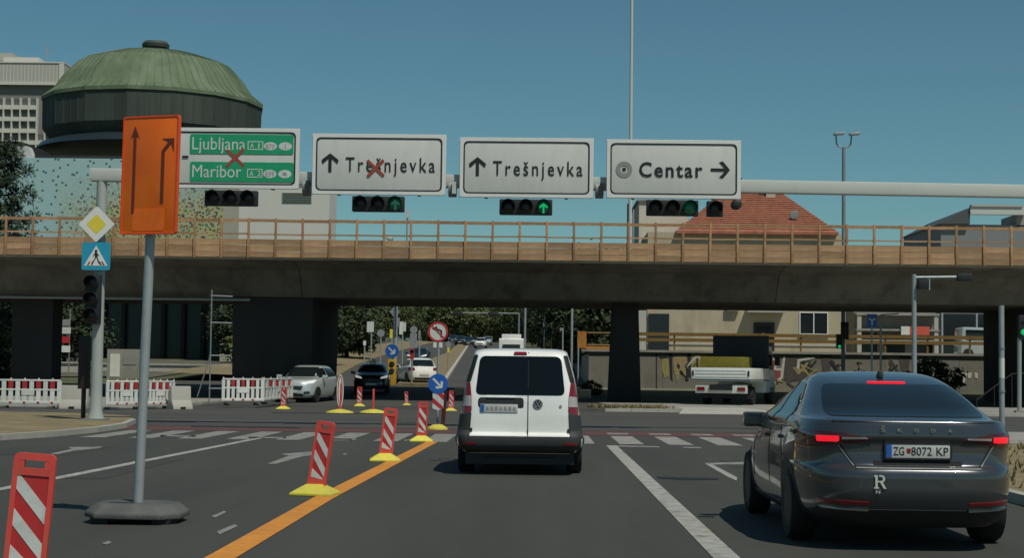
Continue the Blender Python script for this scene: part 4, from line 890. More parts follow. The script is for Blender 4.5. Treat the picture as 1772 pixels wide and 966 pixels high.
part('handle_slot', MB().box((-.12, -.10, .175), (.22, .07, .006)), BLACKP, ft)

# ------------------------------------------------------------------ lane beacons
def beacon_proto(label, loc, lean, w=.215, h=.70):
    t = thing('lane_beacon', label, 'lane beacon', loc, group='striped lane beacons')
    f = MB()
    f.add([(-.24, -.20, 0), (.24, -.20, 0), (.24, .20, 0), (-.24, .20, 0), (-.24, -.20, .03), (.24, -.20, .03), (.24, .20, .03), (-.24, .20, .03), (-.09, -.07, .125), (.09, -.07, .125), (.09, .07, .125), (-.09, .07, .125)],
          [(3, 2, 1, 0), (0, 1, 5, 4), (1, 2, 6, 5), (2, 3, 7, 6), (3, 0, 4, 7), (4, 5, 9, 8), (5, 6, 10, 9), (6, 7, 11, 10), (7, 4, 8, 11), (8, 9, 10, 11)])
    part('foot', f, YEL, t, bevel=.008)
    M_ = Matrix.Rotation(lean, 4, 'Y')
    z0, z1 = .10, .10+h
    fr = MB(); ringmb(fr, rrect(w, h+.08, .04, 0, (z0+z1)/2), rrect(w-.06, h-.09, .025, 0, (z0+z1)/2+.045), -.022, .022)
    fr.prism([(-.045, z0+.01), (.045, z0+.01), (.06, z0+.09), (-.06, z0+.09)], -.0225, .0225)
    o = part('frame', fr, REDF, t); o.matrix_local = M_
    pz0, pz1 = z0+.085, z1-.07; hw = (w-.06)/2+.002
    pan = part('panel', MB().box((0, 0, (pz0+pz1)/2), (2*hw, .026, pz1-pz0)), REDW, o)
    part('handle', MB().box((0, 0, z1-.068), (w-.055, .042, .045)), REDF, o)
    for s_ in (-1, 1): part('handle_side', MB().box((s_*(w/2-.045), 0, z1-.02), (.035, .041, .075)), REDF, o)
    for kk in range(3):
        zc_ = pz1-.155-kk*.215; s = .115; hi = .10
        poly = [(-hw, zc_+s*.9-hi/2), (hw, zc_-s*.9-hi/2), (hw, zc_-s*.9+hi/2), (-hw, zc_+s*.9+hi/2)]
        poly = [(a, min(max(b, pz0), pz1)) for a, b in poly]
        part('stripe', MB().prism(poly, -.0165, .0165), WHITER, pan)
    return t
BP = [((545, 858), .145, 'striped lane beacon at the orange line, second from the camera', 1.0), ((666, 799), .085, 'striped lane beacon at the middle of the orange line', 1.0), ((729, 765), .05, 'striped lane beacon where the orange line ends', .97),
      ((490, 709), .0, 'small striped beacon in front of the pearl white car', .95), ((622, 704), .02, 'small striped beacon in front of the black car', .95), ((780, 712), .02, 'small striped beacon beside the white van', .9), ((704, 702), -.02, 'dim striped beacon in the bridge shadow near the white hatchback', .7)]
def bcn(px, lean, lab, sc, rz=0):
    q = G(*px); t = beacon_proto(lab, (q.x, q.y, .004), lean); t.scale = (sc, sc, sc); t.rotation_euler.z = rz; return t
for i, (px, lean, lab, sc) in enumerate(BP): bcn(px, lean+(0, .02, -.01, .03, -.03, .02, -.04)[i], lab, sc, random.uniform(-.2, .2))
q = AT(59, 787, 9.6); t = beacon_proto('large red and white striped beacon near the works sign, closest to the camera', (q.x-.055, 9.6, 0), .075, w=.245, h=.755); t.rotation_euler.z = .1
# oval marker with a broad foot, and the same seen edge on
q = G(588, 715); t = thing('oval_marker', 'white oval marker with red edge on a broad yellow foot', 'lane marker', (q.x, q.y, .004))
part('foot', MB().lathe([(.48, 0), (.46, .04), (.12, .12), (0, .125)], n=24), YEL, t)
ov = [(.115*cos(a*pi/14), .75+.56*sin(a*pi/14)) for a in range(28)]; part('panel', MB().prism(ov, -.02, .02), PLWHITE, t)
rb = MB(); ringmb(rb, [(.085*cos(a*pi/14), .75+.52*sin(a*pi/14)) for a in range(28)], [(.055*cos(a*pi/14), .75+.47*sin(a*pi/14)) for a in range(28)], -.025, .0); part('red_band', rb, REDW, t)
part('stripe', MB().prism([(-.005, .30), (.05, .30), (.04, 1.0), (.005, 1.0)], -.026, 0), REDW, t); part('neck', MB().box((.02, 0, .16), (.09, .05, .16)), REDF, t)
q = G(646, 715); t = thing('edge_marker', 'thin red marker seen edge on, on a broad yellow foot', 'lane marker', (q.x, q.y, .004))
part('foot', MB().lathe([(.48, 0), (.46, .04), (.12, .12), (0, .125)], n=24), YEL, t); part('panel', MB().box((0, 0, .45), (.055, .24, .74)), REDF, t, bevel=.02)
# blue arrow sign on a beacon
def keep_right(t, r, z, y=-.03):
    d = part('disc', MB().prism(disc(r, 32, 0, z), y, y+.02), BLUE, t); rg = MB(); ringmb(rg, disc(r, 32, 0, z), disc(r*.93, 32, 0, z), y-.003, y); 
    a = MB(); R45 = lambda p: ((p[0]+p[1])*.7071, (p[1]-p[0])*.7071)
    pts = [(-s_*1, z_) for s_, z_ in []]
    ap = arrow_up(r*.95, r*1.35, r*.22); th = radians(-135); rot = lambda p: (p[0]*cos(th)-p[1]*sin(th), p[0]*sin(th)+p[1]*cos(th))
    ctr = [(p[0], p[1]+r*.62) for p in ap]; a.prism([(rot(p)[0], rot(p)[1]+z) for p in ctr], y-.006, y); part('arrow', a, WHITER, d)
q = G(757, 744); t = thing('keep_right_sign', 'blue round sign with white arrow on a striped beacon in the middle of the junction', 'road sign', (q.x, q.y, .004))
part('foot', MB().lathe([(.26, 0), (.25, .04), (.12, .12), (0, .13)], n=20), YEL, t); keep_right(t, .245, 1.13)
part('post', MB().box((.15, .05, .50), (.10, .05, .90), Matrix.Rotation(.06, 3, 'Y')), mat('dark_red', (.06, .012, .010), .5), t)
pn = part('panel', MB().prism([(-.13, .52), (.01, .47), (.14, .52), (.15, .90), (-.13, .90)], -.02, 0), WHITER, t)
part('stripe', MB().prism([(-.128, .79), (-.128, .66), (.08, .50), (.135, .52), (.138, .56)], -.024, -.01), REDW, pn); part('stripe', MB().prism([(-.04, .898), (.148, .72), (.149, .86), (.10, .898)], -.024, -.01), REDW, pn)
q = AT(758, 575, 44); t = thing('no_turn_sign', 'round red and white no left turn sign on a thin grey pole', 'road sign', (q.x, 44, .004))
r = 17.5*44/FPX; part('pole', MB().cyl((.02, .03, 0), (.02, .03, q.z+.1), .03), GALV, t)
part('panel', MB().prism(disc(r, 36, 0, q.z), -.01, .01), SIGNW, t); rb = MB(); ringmb(rb, disc(r, 36, 0, q.z), disc(r*.80, 36, 0, q.z), -.014, .0); part('red_ring', rb, REDW, t)
a = MB(); z = q.z; a.prism(line_poly((.09, z-.15), (.09, z+.03), .045), -.015, 0); a.prism(line_poly((.10, z+.02), (-.02, z+.075), .045), -.0155, 0); a.prism([(-.17, z+.08), (-.03, z+.16), (-.01, z+.02)], -.0157, 0); part('arrow', a, BLACK, t)
part('red_bar', MB().prism(line_poly((-.16, z+.16), (.16, z-.16), .04), -.018, 0), REDW, t)
for s in (-1, 1): part('plate_below', MB().box((s*.08, 0, q.z-r-.08), (.09, .02, .14)), PLWHITE, t)
# yellow island post with its small arrow
q = AT(678, 660, 92.6); t = thing('island_post', 'yellow island post with two dark lamps and a small blue arrow disc', 'traffic post', (q.x, 92.6, gz(92.6)))
zz_ = AT(678, 622, 92.6).z-gz(92.6)
part('column', MB().box((0, 0, zz_/2), (.48, .40, zz_)), mat('post_yellow', (.50, .30, .03), .6, var=.15), t, bevel=.04)
for k in range(2): part('lamp', MB().lathe([(.16, -.20), (.14, -.24), (0, -.25)], c=(0, 0, zz_-.28-k*.40), n=18, axis='y'), BLACKP, t)
keep_right(t, .39, AT(679, 608, 92.6).z-gz(92.6), -.22); part('disc_post', MB().cyl((0, 0, zz_-.05), (0, 0, zz_+.7), .04), GALV_D, t)

# ------------------------------------------------------------------ barriers
def barrier(label, px0, px1, py, Y0, Y1, n=9, z=.0):
    a, b = AT(px0, py, Y0), AT(px1, py, Y1); a.z = b.z = z; d = b-a; L = d.length; ang = math.atan2(d.y, d.x)
    t = thing('safety_barrier', label, 'barrier', ((a.x+b.x)/2, (a.y+b.y)/2, z), ang, 'red and white plastic barriers')
    part('top_rail', MB().box((0, 0, .98), (L, .05, .06)), PLWHITE, t, bevel=.012); part('middle_rail', MB().box((0, 0, .66), (L, .045, .05)), PLWHITE, t); part('bottom_rail', MB().box((0, 0, .22), (L, .05, .10)), PLWHITE, t, bevel=.012)
    sl = MB().box((0, 0, .56), (L/n*.60, .035, .80)).mesh('slat'); sl.materials.append(PLWHITE)
    rd = MB().box((0, 0, .83), (L/n*.62, .043, .25)).mesh('red_reflector'); rd.materials.append(REDW)
    rs = MB().box((0, 0, .22), (.09, .06, .06)).mesh('red_reflector'); rs.materials.append(REDW)
    for i in range(n+1):
        x = -L/2+.04+(L-.08)*i/n; o = bpy.data.objects.new('slat', sl); COL.objects.link(o); o.parent = t; o.location = (x, 0, 0)
        part('knob', MB().cyl((x, 0, 1.0), (x, 0, 1.06), .025, n=8), PLWHITE, t) if i % 2 == 0 else None
        if i % 2 == 0 and 0 < i < n or n < 8:
            o = bpy.data.objects.new('red_reflector', rd); COL.objects.link(o); o.parent = t; o.location = (x, -.004, 0)
            o = bpy.data.objects.new('red_reflector', rs); COL.objects.link(o); o.parent = t; o.location = (x, -.004, 0)
    part('label_plate', MB().box((0, -.026, .55), (.45, .012, .16)), PLWHITE, t)
    for s in (-1, 1): part('foot', MB().box((s*L*.36, 0, .05), (.12, .62, .10)), RUBBER, t, bevel=.02)
    return t
barrier('red and white plastic barrier at the far end, before the dark pier', -8, 104, 700, 55.5, 55.5, 9)
barrier('red and white plastic barrier between the gantry column and the works sign pole', 184, 252, 700, 55.0, 56.6, 8)
barrier('red and white plastic barrier just past the works sign pole, next to a concrete block', 252, 301, 700, 56.6, 58.0, 8)
barrier('sunlit red and white plastic barrier in front of the wide pier', 384, 455, 700, 60.0, 60.8, 8, .10)
barrier('shaded red and white barrier running back beside the pearl white car', 456, 505, 695, 61.5, 69, 9, .10)
def block(label, px, py, Y, L=.9, rz=0):
    q = AT(px, py, Y); t = thing('concrete_block', label, 'concrete barrier', (q.x, Y, 0), rz)
    part('body', MB().prismx([(-.30, 0), (.30, 0), (.28, .12), (.14, .32), (.10, .82), (-.10, .82), (-.14, .32), (-.28, .12)], -L/2, L/2), CONC_LIGHT, t, bevel=.02)
    part('lifting_slot', MB().box((0, -.285, .05), (.2, .03, .08)), SEAM, t)
block('pale concrete block behind the gantry column', 128, 690, 56, 1.0, radians(0)); block('pale concrete block between two plastic barriers', 311, 690, 57.5, .75, radians(38))
# scaffold against the pier
q = G(368, 700); t = thing('scaffold', 'thin grey tube scaffold beside the wide pier', 'scaffold', (q.x, 66, .1))
sc_ = FPX/66
part('upright', MB().cyl((0, 0, 0), (0, 0, 4.6), .028), GALV_D, t)
for z in (.55, 1.9, 3.25, 4.35): part('crossbar', MB().cyl((-.05, 0, z), (.75, .5, z), .03), GALV_D, t)
part('brace', MB().cyl((0, 0, 1.9), (-.5, 0, .2), .025), GALV_D, t)

# ------------------------------------------------------------------ posts and signals on the right
q = AT(1582, 640, 60); t = thing('signal_mast', 'grey signal mast with a side arm behind the dark saloon', 'traffic mast', (q.x, 60, .0)); zt = AT(1582, 475, 60).z
part('pole', MB().cyl((0, 0, 0), (0, 0, zt), .10, .085), GALV, t); part('arm', MB().cyl((0, 0, zt-.12), (1.72, 0, zt-.08), .055), GALV, t); part('base_plate', MB().box((0, 0, .02), (.4, .4, .04)), GALV_D, t)
part('arm_signal', MB().box((1.85, 0, zt-.1), (.55, .3, .30)), BLACKP, t, bevel=.05)
part('camera_box', MB().box((.30, -.1, zt-.38), (.36, .4, .36)), BLACKP, t, bevel=.03); part('camera_plate', MB().box((.50, -.1, zt-.38), (.04, .42, .42)), GALV, t)
q = AT(1734, 740, 45); t = thing('grey_post', 'tall grey post with a pale sticker at the roadside past the saloon', 'post', (q.x, 45, 0)); zt = AT(1734, 529, 45).z
part('pole', MB().cyl((0, 0, 0), (0, 0, zt), .075, n=18), GALV, t); part('sticker', MB().lathe([(.078, 1.45), (.078, 2.0)], n=18), PLWHITE, t); part('collar', MB().lathe([(.09, 1.05), (.09, 1.12)], n=18), GALV_D, t); part('collar', MB().lathe([(.09, 2.25), (.09, 2.30)], n=18), GALV_D, t)
q = AT(1764, 718, 64); t = thing('signal_post', 'grey post with a lit green signal at the frame edge', 'traffic light', (q.x, 64, .1)); zt = AT(1766, 585, 64).z-.1
part('pole', MB().cyl((0, 0, 0), (0.02, 0, zt), .085), GALV, t); hs = part('housing', MB().box((.16, 0, zt+.42), (.36, .25, .95)), BLACKP, t, bevel=.03); part('base_plate', MB().box((0, 0, .05), (.34, .34, .1)), CONC, t)
part('lens', MB().lathe([(.12, -.13), (0, -.15)], c=(.16, 0, zt+.62), n=16, axis='y'), LENS, hs); part('lens', MB().lathe([(.12, -.13), (0, -.15)], c=(.16, 0, zt+.22), n=16, axis='y'), GREENLIT, hs)
q = AT(1509, 640, 78); t = thing('lane_sign', 'blue square sign with a forked white arrow on a thin pole', 'road sign', (q.x, 78, .125)); zt = AT(1510, 555, 78).z-.125
part('pole', MB().cyl((0, .04, 0), (0, .04, zt+.3), .045), GALV, t); part('panel', MB().prism(rrect(.48, .62, .03, 0, zt), -.02, .01), BLUE, t)
a = MB().prism(line_poly((0, zt-.22), (0, zt+.02), .07), -.025, 0); a.prism(line_poly((.0, zt), (-.15, zt+.10), .06), -.0255, 0); a.prism(line_poly((0, zt), (.15, zt+.10), .06), -.0257, 0); part('arrow', a, WHITER, t)
q = AT(1524, 640, 80); t = thing('thin_post', 'thin pale lamp post just beside the blue forked arrow sign', 'post', (q.x, 80, .125)); zt = AT(1524, 545, 80).z-.125
part('pole', MB().cyl((0, 0, 0), (0, 0, zt), .05), GALV, t); part('arm', MB().cyl((0, 0, zt), (.9, 0, zt+.06), .03), GALV, t)
t = thing('dark_signal', 'dark signal head with a small green light on a post before the beige house', 'traffic light', (AT(1459, 640, 84).x, 84, .125), group='signals on posts'); zt = AT(1459, 540, 84).z
part('pole', MB().cyl((0, 0, 0), (0, 0, zt), .10), GALV_D, t); hs = part('housing', MB().box((-.22, -.05, AT(1450, 592, 84).z-.1), (.28, .25, .75)), BLACKP, t, bevel=.03); part('lens', MB().lathe([(.08, -.18), (0, -.20)], c=(-.22, 0, AT(1450, 601, 84).z-.1), n=12, axis='y'), GREENLIT, hs)
part('panel', MB().box((.06, -.1, AT(1462, 577, 84).z), (.4, .1, .9)), BLACKP, t)

# twin street lamp behind the bridge
q = AT(1460, 240, 96); t = thing('street_lamp', 'tall grey street lamp with two curved arms above the overpass', 'street lamp', (q.x, 96, .125)); zt = AT(1460, 258, 96).z; kk = 96/FPX
part('pole', MB().cyl((0, 0, 0), (0, 0, zt), .15, .10, n=16), GALV_D, t)
for s in (-1, 1):
    part('arm', MB().tube([(0, 0, zt-.05), (s*.30, 0, zt+.02), (s*.42, 0, zt+.18), (s*.46, 0, zt+.70)], .045), GALV_D, t)
    part('lamp_head', MB().box((s*.46+.16, -.1, zt+.78), (.62, .5, .14), Matrix.Rotation(-.1, 3, 'Y')), GALV, t, bevel=.04)

# ------------------------------------------------------------------ retaining wall, hoarding and railing on the right
ZW = 2.72
rw = thing('retaining_wall', 'long concrete retaining wall with graffiti behind the parked truck', 'wall', (0, 92.2, 0))
for i in range(18):
    x0 = 2.9+i*4.2; part('wall_panel', MB().box((x0+2.1, .25, ZW/2-.1), (4.185, .5-.01*(i % 2), ZW+.2)), WALLM, rw)
part('coping', MB().box((40, .2, ZW+.07), (75, .66, .13)), CONC, rw)
part('base_band', MB().box((6.5, -.03, .40), (7, .06, .5)), CONC_LIGHT, rw)
terr = struct('terrace', MB().box((70, 151.6, 1.2), (134, 118, 2.9)), CONC)
# graffiti as shapes of paint on the wall
def wpx(px, py): a = AT(px, py, 92.2); return (a.x, a.z)
def graf(name, pix, m, k): part(name, MB().prism([wpx(*p) for p in pix], -.012-k*.004, .01), m, rw)
GR_R = mat('spray_red', (.26, .055, .05), .7, var=.2); GR_W = mat('spray_white', (.50, .48, .43), .7, var=.2); GR_D = mat('spray_dark', (.075, .062, .055), .7, var=.3); GR_Y = mat('spray_yellow', (.30, .26, .08), .7, var=.3); GR_T = mat('spray_tan', (.33, .25, .12), .7, var=.3); GR_K = mat('spray_black', (.02, .02, .02), .7)
graf('graffiti', [(1320, 618), (1342, 626), (1342, 640), (1354, 640), (1352, 655), (1340, 662), (1326, 662)], GR_R, 1)
graf('graffiti', [(1315, 612), (1345, 622), (1343, 638), (1352, 638), (1356, 616), (1359, 617), (1355, 655), (1340, 666), (1336, 664), (1351, 652), (1351, 642), (1339, 641), (1341, 625), (1316, 616)], GR_W, 2)
graf('graffiti', [(1358, 618), (1402, 622), (1410, 660), (1352, 660)], GR_D, 1)
graf('graffiti', [(1380, 622), (1410, 618), (1410, 621), (1384, 626), (1383, 644), (1378, 640)], GR_W, 3)
for pix, m, kx in (([(1146, 615), (1156, 618), (1158, 650), (1150, 655), (1145, 640)], GR_Y, 1), ([(1165, 618), (1188, 616), (1190, 640), (1184, 660), (1178, 640), (1172, 662), (1166, 640)], GR_T, 1), ([(1196, 612), (1221, 612), (1224, 640), (1210, 645), (1206, 625), (1203, 650), (1197, 645)], GR_Y, 1),
              ([(1158, 612), (1163, 612), (1164, 660), (1160, 655)], GR_K, 2), ([(1190, 612), (1195, 612), (1196, 655), (1191, 650)], GR_K, 2), ([(1205, 612), (1207, 612), (1209, 640), (1205, 636)], GR_K, 3), ([(1135, 612), (1137, 612), (1137, 690), (1135, 690)], GR_K, 1), ([(1141, 618), (1153, 616), (1157, 620), (1146, 621)], GR_K, 3), ([(1173, 628), (1177, 634), (1175, 640), (1171, 634)], GR_K, 3)):
    graf('graffiti', pix, m, kx)
for pix in ([(1420, 612), (1438, 612), (1436, 660), (1426, 660)], [(1555, 616), (1575, 614), (1572, 660), (1560, 650)], [(1664, 646), (1670, 645), (1668, 655), (1663, 655)], [(1674, 646), (1682, 645), (1680, 655), (1675, 655)], [(1686, 645), (1692, 646), (1692, 656), (1687, 654)]):
    graf('graffiti', pix, GR_D if pix[0][0] < 1600 else GR_W, 1)
_r = random.Random(5)
for k in range(26):
    cx_, cy_ = _r.uniform(1120, 1725), _r.uniform(622, 668); pts = [(cx_+_r.uniform(-16, 16), cy_+_r.uniform(-14, 14)) for _ in range(4)]
    for j, (p, q) in enumerate(zip(pts[:-1], pts[1:])):
        d = Vector((q[0]-p[0], q[1]-p[1])); 
        if d.length < 3: continue
        n_ = Vector((-d.y, d.x)).normalized()*_r.uniform(.9, 2.0); graf('graffiti', [(p[0]-n_.x, p[1]-n_.y), (q[0]-n_.x, q[1]-n_.y), (q[0]+n_.x, q[1]+n_.y), (p[0]+n_.x, p[1]+n_.y)], [GR_D, GR_K, GR_W, GR_T, GR_D, GR_Y][k % 6], 4+j*.25+k*.03)
YLW = mat('railing_ochre', (.20, .115, .028), .6, var=.2)
yr = thing('ochre_railing', 'ochre railing along the top of the graffiti wall', 'railing', (0, 92.6, ZW+.13))
pst = MB().box((0, 0, .5), (.09, .09, 1.0)).mesh('post'); rrl = MB().box((0, 0, 0), (2.38, .06, .19)).mesh('rail')
pst.materials.append(YLW); rrl.materials.append(YLW)
for i in range(31):
    x = 5.4+i*2.4
    for nm, me, xx, zz2 in (('post', pst, x, 0), ('rail', rrl, x+1.2, .92), ('rail', rrl, x+1.2, .60)):
        o = bpy.data.objects.new(nm, me); COL.objects.link(o); o.parent = yr; o.location = (xx, 0 if nm == 'post' else -.07, zz2)
hd = thing('site_hoarding', 'orange board and low ochre frame left of the slim pier', 'hoarding', (AT(1030, 590, 92.6).x, 92.6, ZW+.13))
part('board', MB().box((-.75, 0, .55), (.5, .06, .95)), mat('hoarding_orange', (.42, .17, .03), .7, var=.25), hd); part('frame', MB().tube([(-.45, 0, .25), (1.0, 0, .25), (1.0, 0, .95), (-.45, 0, .95)], .05), YLW, hd); part('foot_board', MB().box((.25, 0, .10), (1.5, .06, .16)), MATS['hoarding_orange'], hd)

# stair rail at the far right
t = thing('stair_rail', 'sloping handrail in front of the dark pier', 'handrail', (AT(1690, 700, 74).x, 74, .125)); 
part('handrail', MB().tube([(0, 0, .35), (1.6, 0, 1.55), (2.4, 0, 1.6)], .03), CONC_PIER, t)
for x, z in ((.0, .35), (.8, .95), (1.6, 1.55), (2.3, 1.6)): part('baluster', MB().cyl((x, 0, 0), (x, 0, z), .018), CONC_PIER, t)

# ------------------------------------------------------------------ buildings
def window(parent, x, z, w_, h_, y=0.0, frame=SIGNEDGE, mull=1, depth=.12):
    f = MB(); ringmb(f, [(x-w_/2-.06, z-h_/2-.06), (x+w_/2+.06, z-h_/2-.06), (x+w_/2+.06, z+h_/2+.06), (x-w_/2-.06, z+h_/2+.06)], [(x-w_/2, z-h_/2), (x+w_/2, z-h_/2), (x+w_/2, z+h_/2), (x-w_/2, z+h_/2)], y-.04, y+.05)
    for k in range(mull): f.box((x-w_/2+w_*(k+1)/(mull+1), y, z), (.06, .06, h_))
    o = part('window', f, frame, parent); part('pane', MB().box((x, y+.02, z), (w_, .02, h_)), GLASS_B, o); part('sill', MB().box((x, y-.12, z-h_/2-.10), (w_+.25, .2, .06)), CONC_LIGHT, o); return o
# house with the red roof
YH = 106
def hp(px, py, Y=YH): a = AT(px, py, Y); return a.x, a.z
x0, _ = hp(1120, 560); x1, _ = hp(1456, 560); xr, zr = hp(1440, 390); xl, zl = hp(1174, 394); xa, za = hp(1290, 309); xb, zb = hp(1342, 314)
BEIGE = mat('render_beige', (.42, .36, .24), .9, var=.12, scale=.5, dirt=(.28, .24, .165), dirt_amt=.7, dscale=.6, stretch=(1, 1, .3))
hs = thing('house', 'beige house with a red tiled roof standing behind the overpass', 'house', (x0, YH, 2.65))
Wd = x1-x0; ze = zl-2.65-.3
part('wall', MB().box((Wd/2, 5, ze/2), (Wd, 10, ze)), BEIGE, hs)
ROOF = mat('roof_tile_red', (.35, .13, .075), .85, var=.25, scale=2.5, dirt=(.20, .06, .04), dirt_amt=.5, dscale=1.2)
xl_, xr_, xa_, xb_ = xl-x0-.2, xr-x0+.3, xa-x0, xb-x0; zE, zA = zl-2.65-.25, za-2.65+.35
rf = MB().add([(xl_, -.7, zE), (xr_, -.7, zE), (xr_, 10.7, zE), (xl_, 10.7, zE), (xa_, 4.6, zA), (xb_, 4.6, zA), (xl_, -.7, zE-.18), (xr_, -.7, zE-.18), (xr_, 10.7, zE-.18), (xl_, 10.7, zE-.18)],
              [(0, 1, 5, 4), (1, 2, 5), (2, 3, 4, 5), (3, 0, 4), (0, 6, 7, 1), (1, 7, 8, 2), (2, 8, 9, 3), (3, 9, 6, 0), (6, 9, 8, 7)])
rof = part('roof', rf, ROOF, hs)
tl = MB(); nrow = 26
for i in range(1, nrow):                                  # tile courses stand proud of the roof
    u = i/nrow; y = -.7+5.3*u; z = zE+(zA-zE)*u; xa1 = xl_+(xa_-xl_)*u; xb1 = xr_+(xb_-xr_)*u
    tl.box(((xa1+xb1)/2, y, z+.03), (xb1-xa1-.05, .10, .018))
part('tile_course', tl, ROOF, rof)
part('ridge', MB().cyl((xa_-.1, 4.6, zA), (xb_+.1, 4.6, zA), .14), ROOF, rof)
for px, py0, py1, w_ in ((1345, 312, 362, .62), (1282, 306, 330, .5)):
    cx_, ct = hp(px, py0); _, cb_ = hp(px, py1); ch = part('chimney', MB().box((cx_-x0, 3.2, (ct+cb_)/2-2.65-.3), (w_, .6, ct-cb_+.9)), mat('chimney_render', (.48, .43, .36), .9, var=.2), rof)
    part('chimney_cap', MB().box((cx_-x0, 3.2, ct-2.65+.22), (w_+.35, .9, .14)), CONC_PIER, ch)
cx_, cz_ = hp(1376, 371); part('roof_window', MB().lathe([(.30, -.12), (.26, -.16), (0, -.17)], c=(cx_-x0, .55, cz_-2.65), n=18, axis='y'), GALV_D, rof)
_, wz = hp(1408, 560); wx = hp(1408, 560)[0]-x0; window(hs, wx, wz-2.65, 1.75, 1.35, -.03)
_, dz = hp(1322, 570); dx = hp(1322, 570)[0]-x0
cn = part('canopy', MB().box((dx, -.75, hp(1322, 540)[1]-2.65), (2.5, 1.5, .16)), CONC_LIGHT, hs)
dr = part('door', MB().box((dx, -.03, 1.15), (1.35, .10, 2.3)), BLACKP, hs); part('door_pane', MB().box((dx, -.09, 1.35), (.9, .02, 1.4)), GLASS_B, dr); part('door_sign', MB().box((dx-.05, -.105, 1.5), (.16, .01, .22)), PLWHITE, dr)
part('side_entry', MB().box((.75, -.05, 1.4), (1.35, .12, 2.8)), mat('dark_teal', (.015, .022, .023), .4, var=.3), hs); part('wall_strip', MB().box((-.32, -.1, 1.5), (.5, .2, 3.0)), CONC_LIGHT, hs)
ax_, az_ = hp(1268, 531); au = part('air_conditioner', MB().box((ax_-x0, -.2, az_-2.65), (.8, .3, .55)), PLWHITE, hs, bevel=.02); part('fan_grille', MB().lathe([(.2, -.36), (0, -.37)], c=(ax_-x0-.1, 0, az_-2.65), n=16, axis='y'), GREY_PAINT, au)
for i in range(4): window(hs, 2.6+i*3.0, ze-2.6, 1.2, 1.4, -.03)
for i in range(3): window(hs, 2.4+i*1.3 if i < 2 else 9.8, 5.6, 1.0, 1.3, -.03)
part('string_course', MB().box((Wd/2, -.03, .85), (Wd, .08, .10)), CONC_LIGHT, hs)
# white annex left of the roof
ax0, at_ = hp(1106, 348, 112); ax1, _ = hp(1190, 348, 112)
an = thing('annex_block', 'white blank gable block left of the red roof', 'building', (ax0, 112, 2.65)); part('wall', MB().box(((ax1-ax0)/2, 4, (at_-2.65)/2), (ax1-ax0, 8, at_-2.65)), mat('render_white', (.56, .52, .43), .9, var=.1, dirt=(.40, .37, .30), dirt_amt=.5, dscale=.4), an)
part('roof_slab', MB().box(((ax1-ax0)/2, 4, at_-2.65+.05), (ax1-ax0+.3, 8.3, .12)), CONC, an); part('downpipe', MB().cyl((-.4, -.1, 0), (-.4, -.1, at_-2.65-.6), .06), GALV, an); part('downpipe', MB().cyl((-.75, -.1, 0), (-.75, -.1, at_-2.65-.2), .09), CONC_PIER, an)
# low block with red banner
bx0, bt = hp(1470, 530, 112); bx1, _ = hp(1612, 530, 112)
lbk = thing('low_building', 'low grey building with a red and white banner right of the beige house', 'building', (bx0+.3, 112, 2.65))
Wl = bx1-bx0; part('wall', MB().box((Wl/2, 4, 2.9), (Wl, 8, 5.8)), mat('render_grey', (.25, .235, .20), .9, var=.15), lbk)
def lpx(px, py): a = AT(px, py, 112); return a.x-bx0-.3, a.z-2.65
for py, hh in ((592, .5), (572, .25), (545, .3)):
    _, z = lpx(1540, py); part('balcony_slab', MB().box((Wl/2, -.5, z), (Wl, 1.0, hh*.5)), CONC, lbk)
xa1, z1 = lpx(1568, 566); xb1, z2 = lpx(1602, 581); bn = part('banner', MB().box(((xa1+xb1)/2, -1.08, (z1+z2)/2), (xb1-xa1, .05, z1-z2)), mat('banner_red', (.55, .085, .045), .6, var=.1), lbk)
xc1, _ = lpx(1553, 566); part('banner_end', MB().box(((xc1+xa1)/2, -1.08, (z1+z2)/2), (xa1-xc1-.01, .052, z1-z2)), PLWHITE, lbk)
for i in range(3): part('opening', MB().box((.9+i*1.9, -.02, 1.0 if i else 1.2), (1.4, .08, 1.3)), GLASS_B, lbk)
for i in range(2): part('pillar', MB().box((.2+i*(Wl-.4), -.8, 1.6), (.28, .28, 3.2)), CONC_LIGHT, lbk)
# grey glazed block and roof seen over the railing
gx0, gtz = hp(1628, 388, 118); gx1, gt2 = hp(1725, 366, 118)
gb = thing('grey_hall', 'grey hall with a sloping dark roof at the end of the overpass', 'building', (gx0, 118, 2.65))
part('wall', MB().box((7, 6, (gtz-2.65)/2), (14, 12, gtz-2.65)), mat('cladding_grey', (.19, .20, .20), .7, var=.12), gb)
xs0 = hp(1676, 366, 118)[0]-gx0; zt1 = gt2-2.65+.35; zt0 = gtz-2.65
rfm = MB().prism([(-.2, zt0), (xs0, zt1-.12), (xs0, zt0)], -.4, 12.2); part('roof', rfm, mat('roof_dark', (.07, .075, .075), .6, var=.15), gb)
part('fascia', MB().box((xs0+2.0, -.3, zt1-.35), (4.0, .5, .55)), GANTRY, gb); part('fascia', MB().box((xs0+1.9, -.35, zt1), (3.7, .6, .14)), CONC_LIGHT, gb); part('roof_box', MB().box((xs0+6, 2, zt0+.35), (5, 4, .9)), CONC, gb)
for i in range(5): part('glazing', MB().box((1.3+i*2.5, -.04, 1.9), (2.2, .08, 3.2)), GLASS_B, gb)
for i in range(6): part('mullion', MB().box((.05+i*2.5, -.10, 1.9), (.12, .1, 3.4)), GALV, gb)
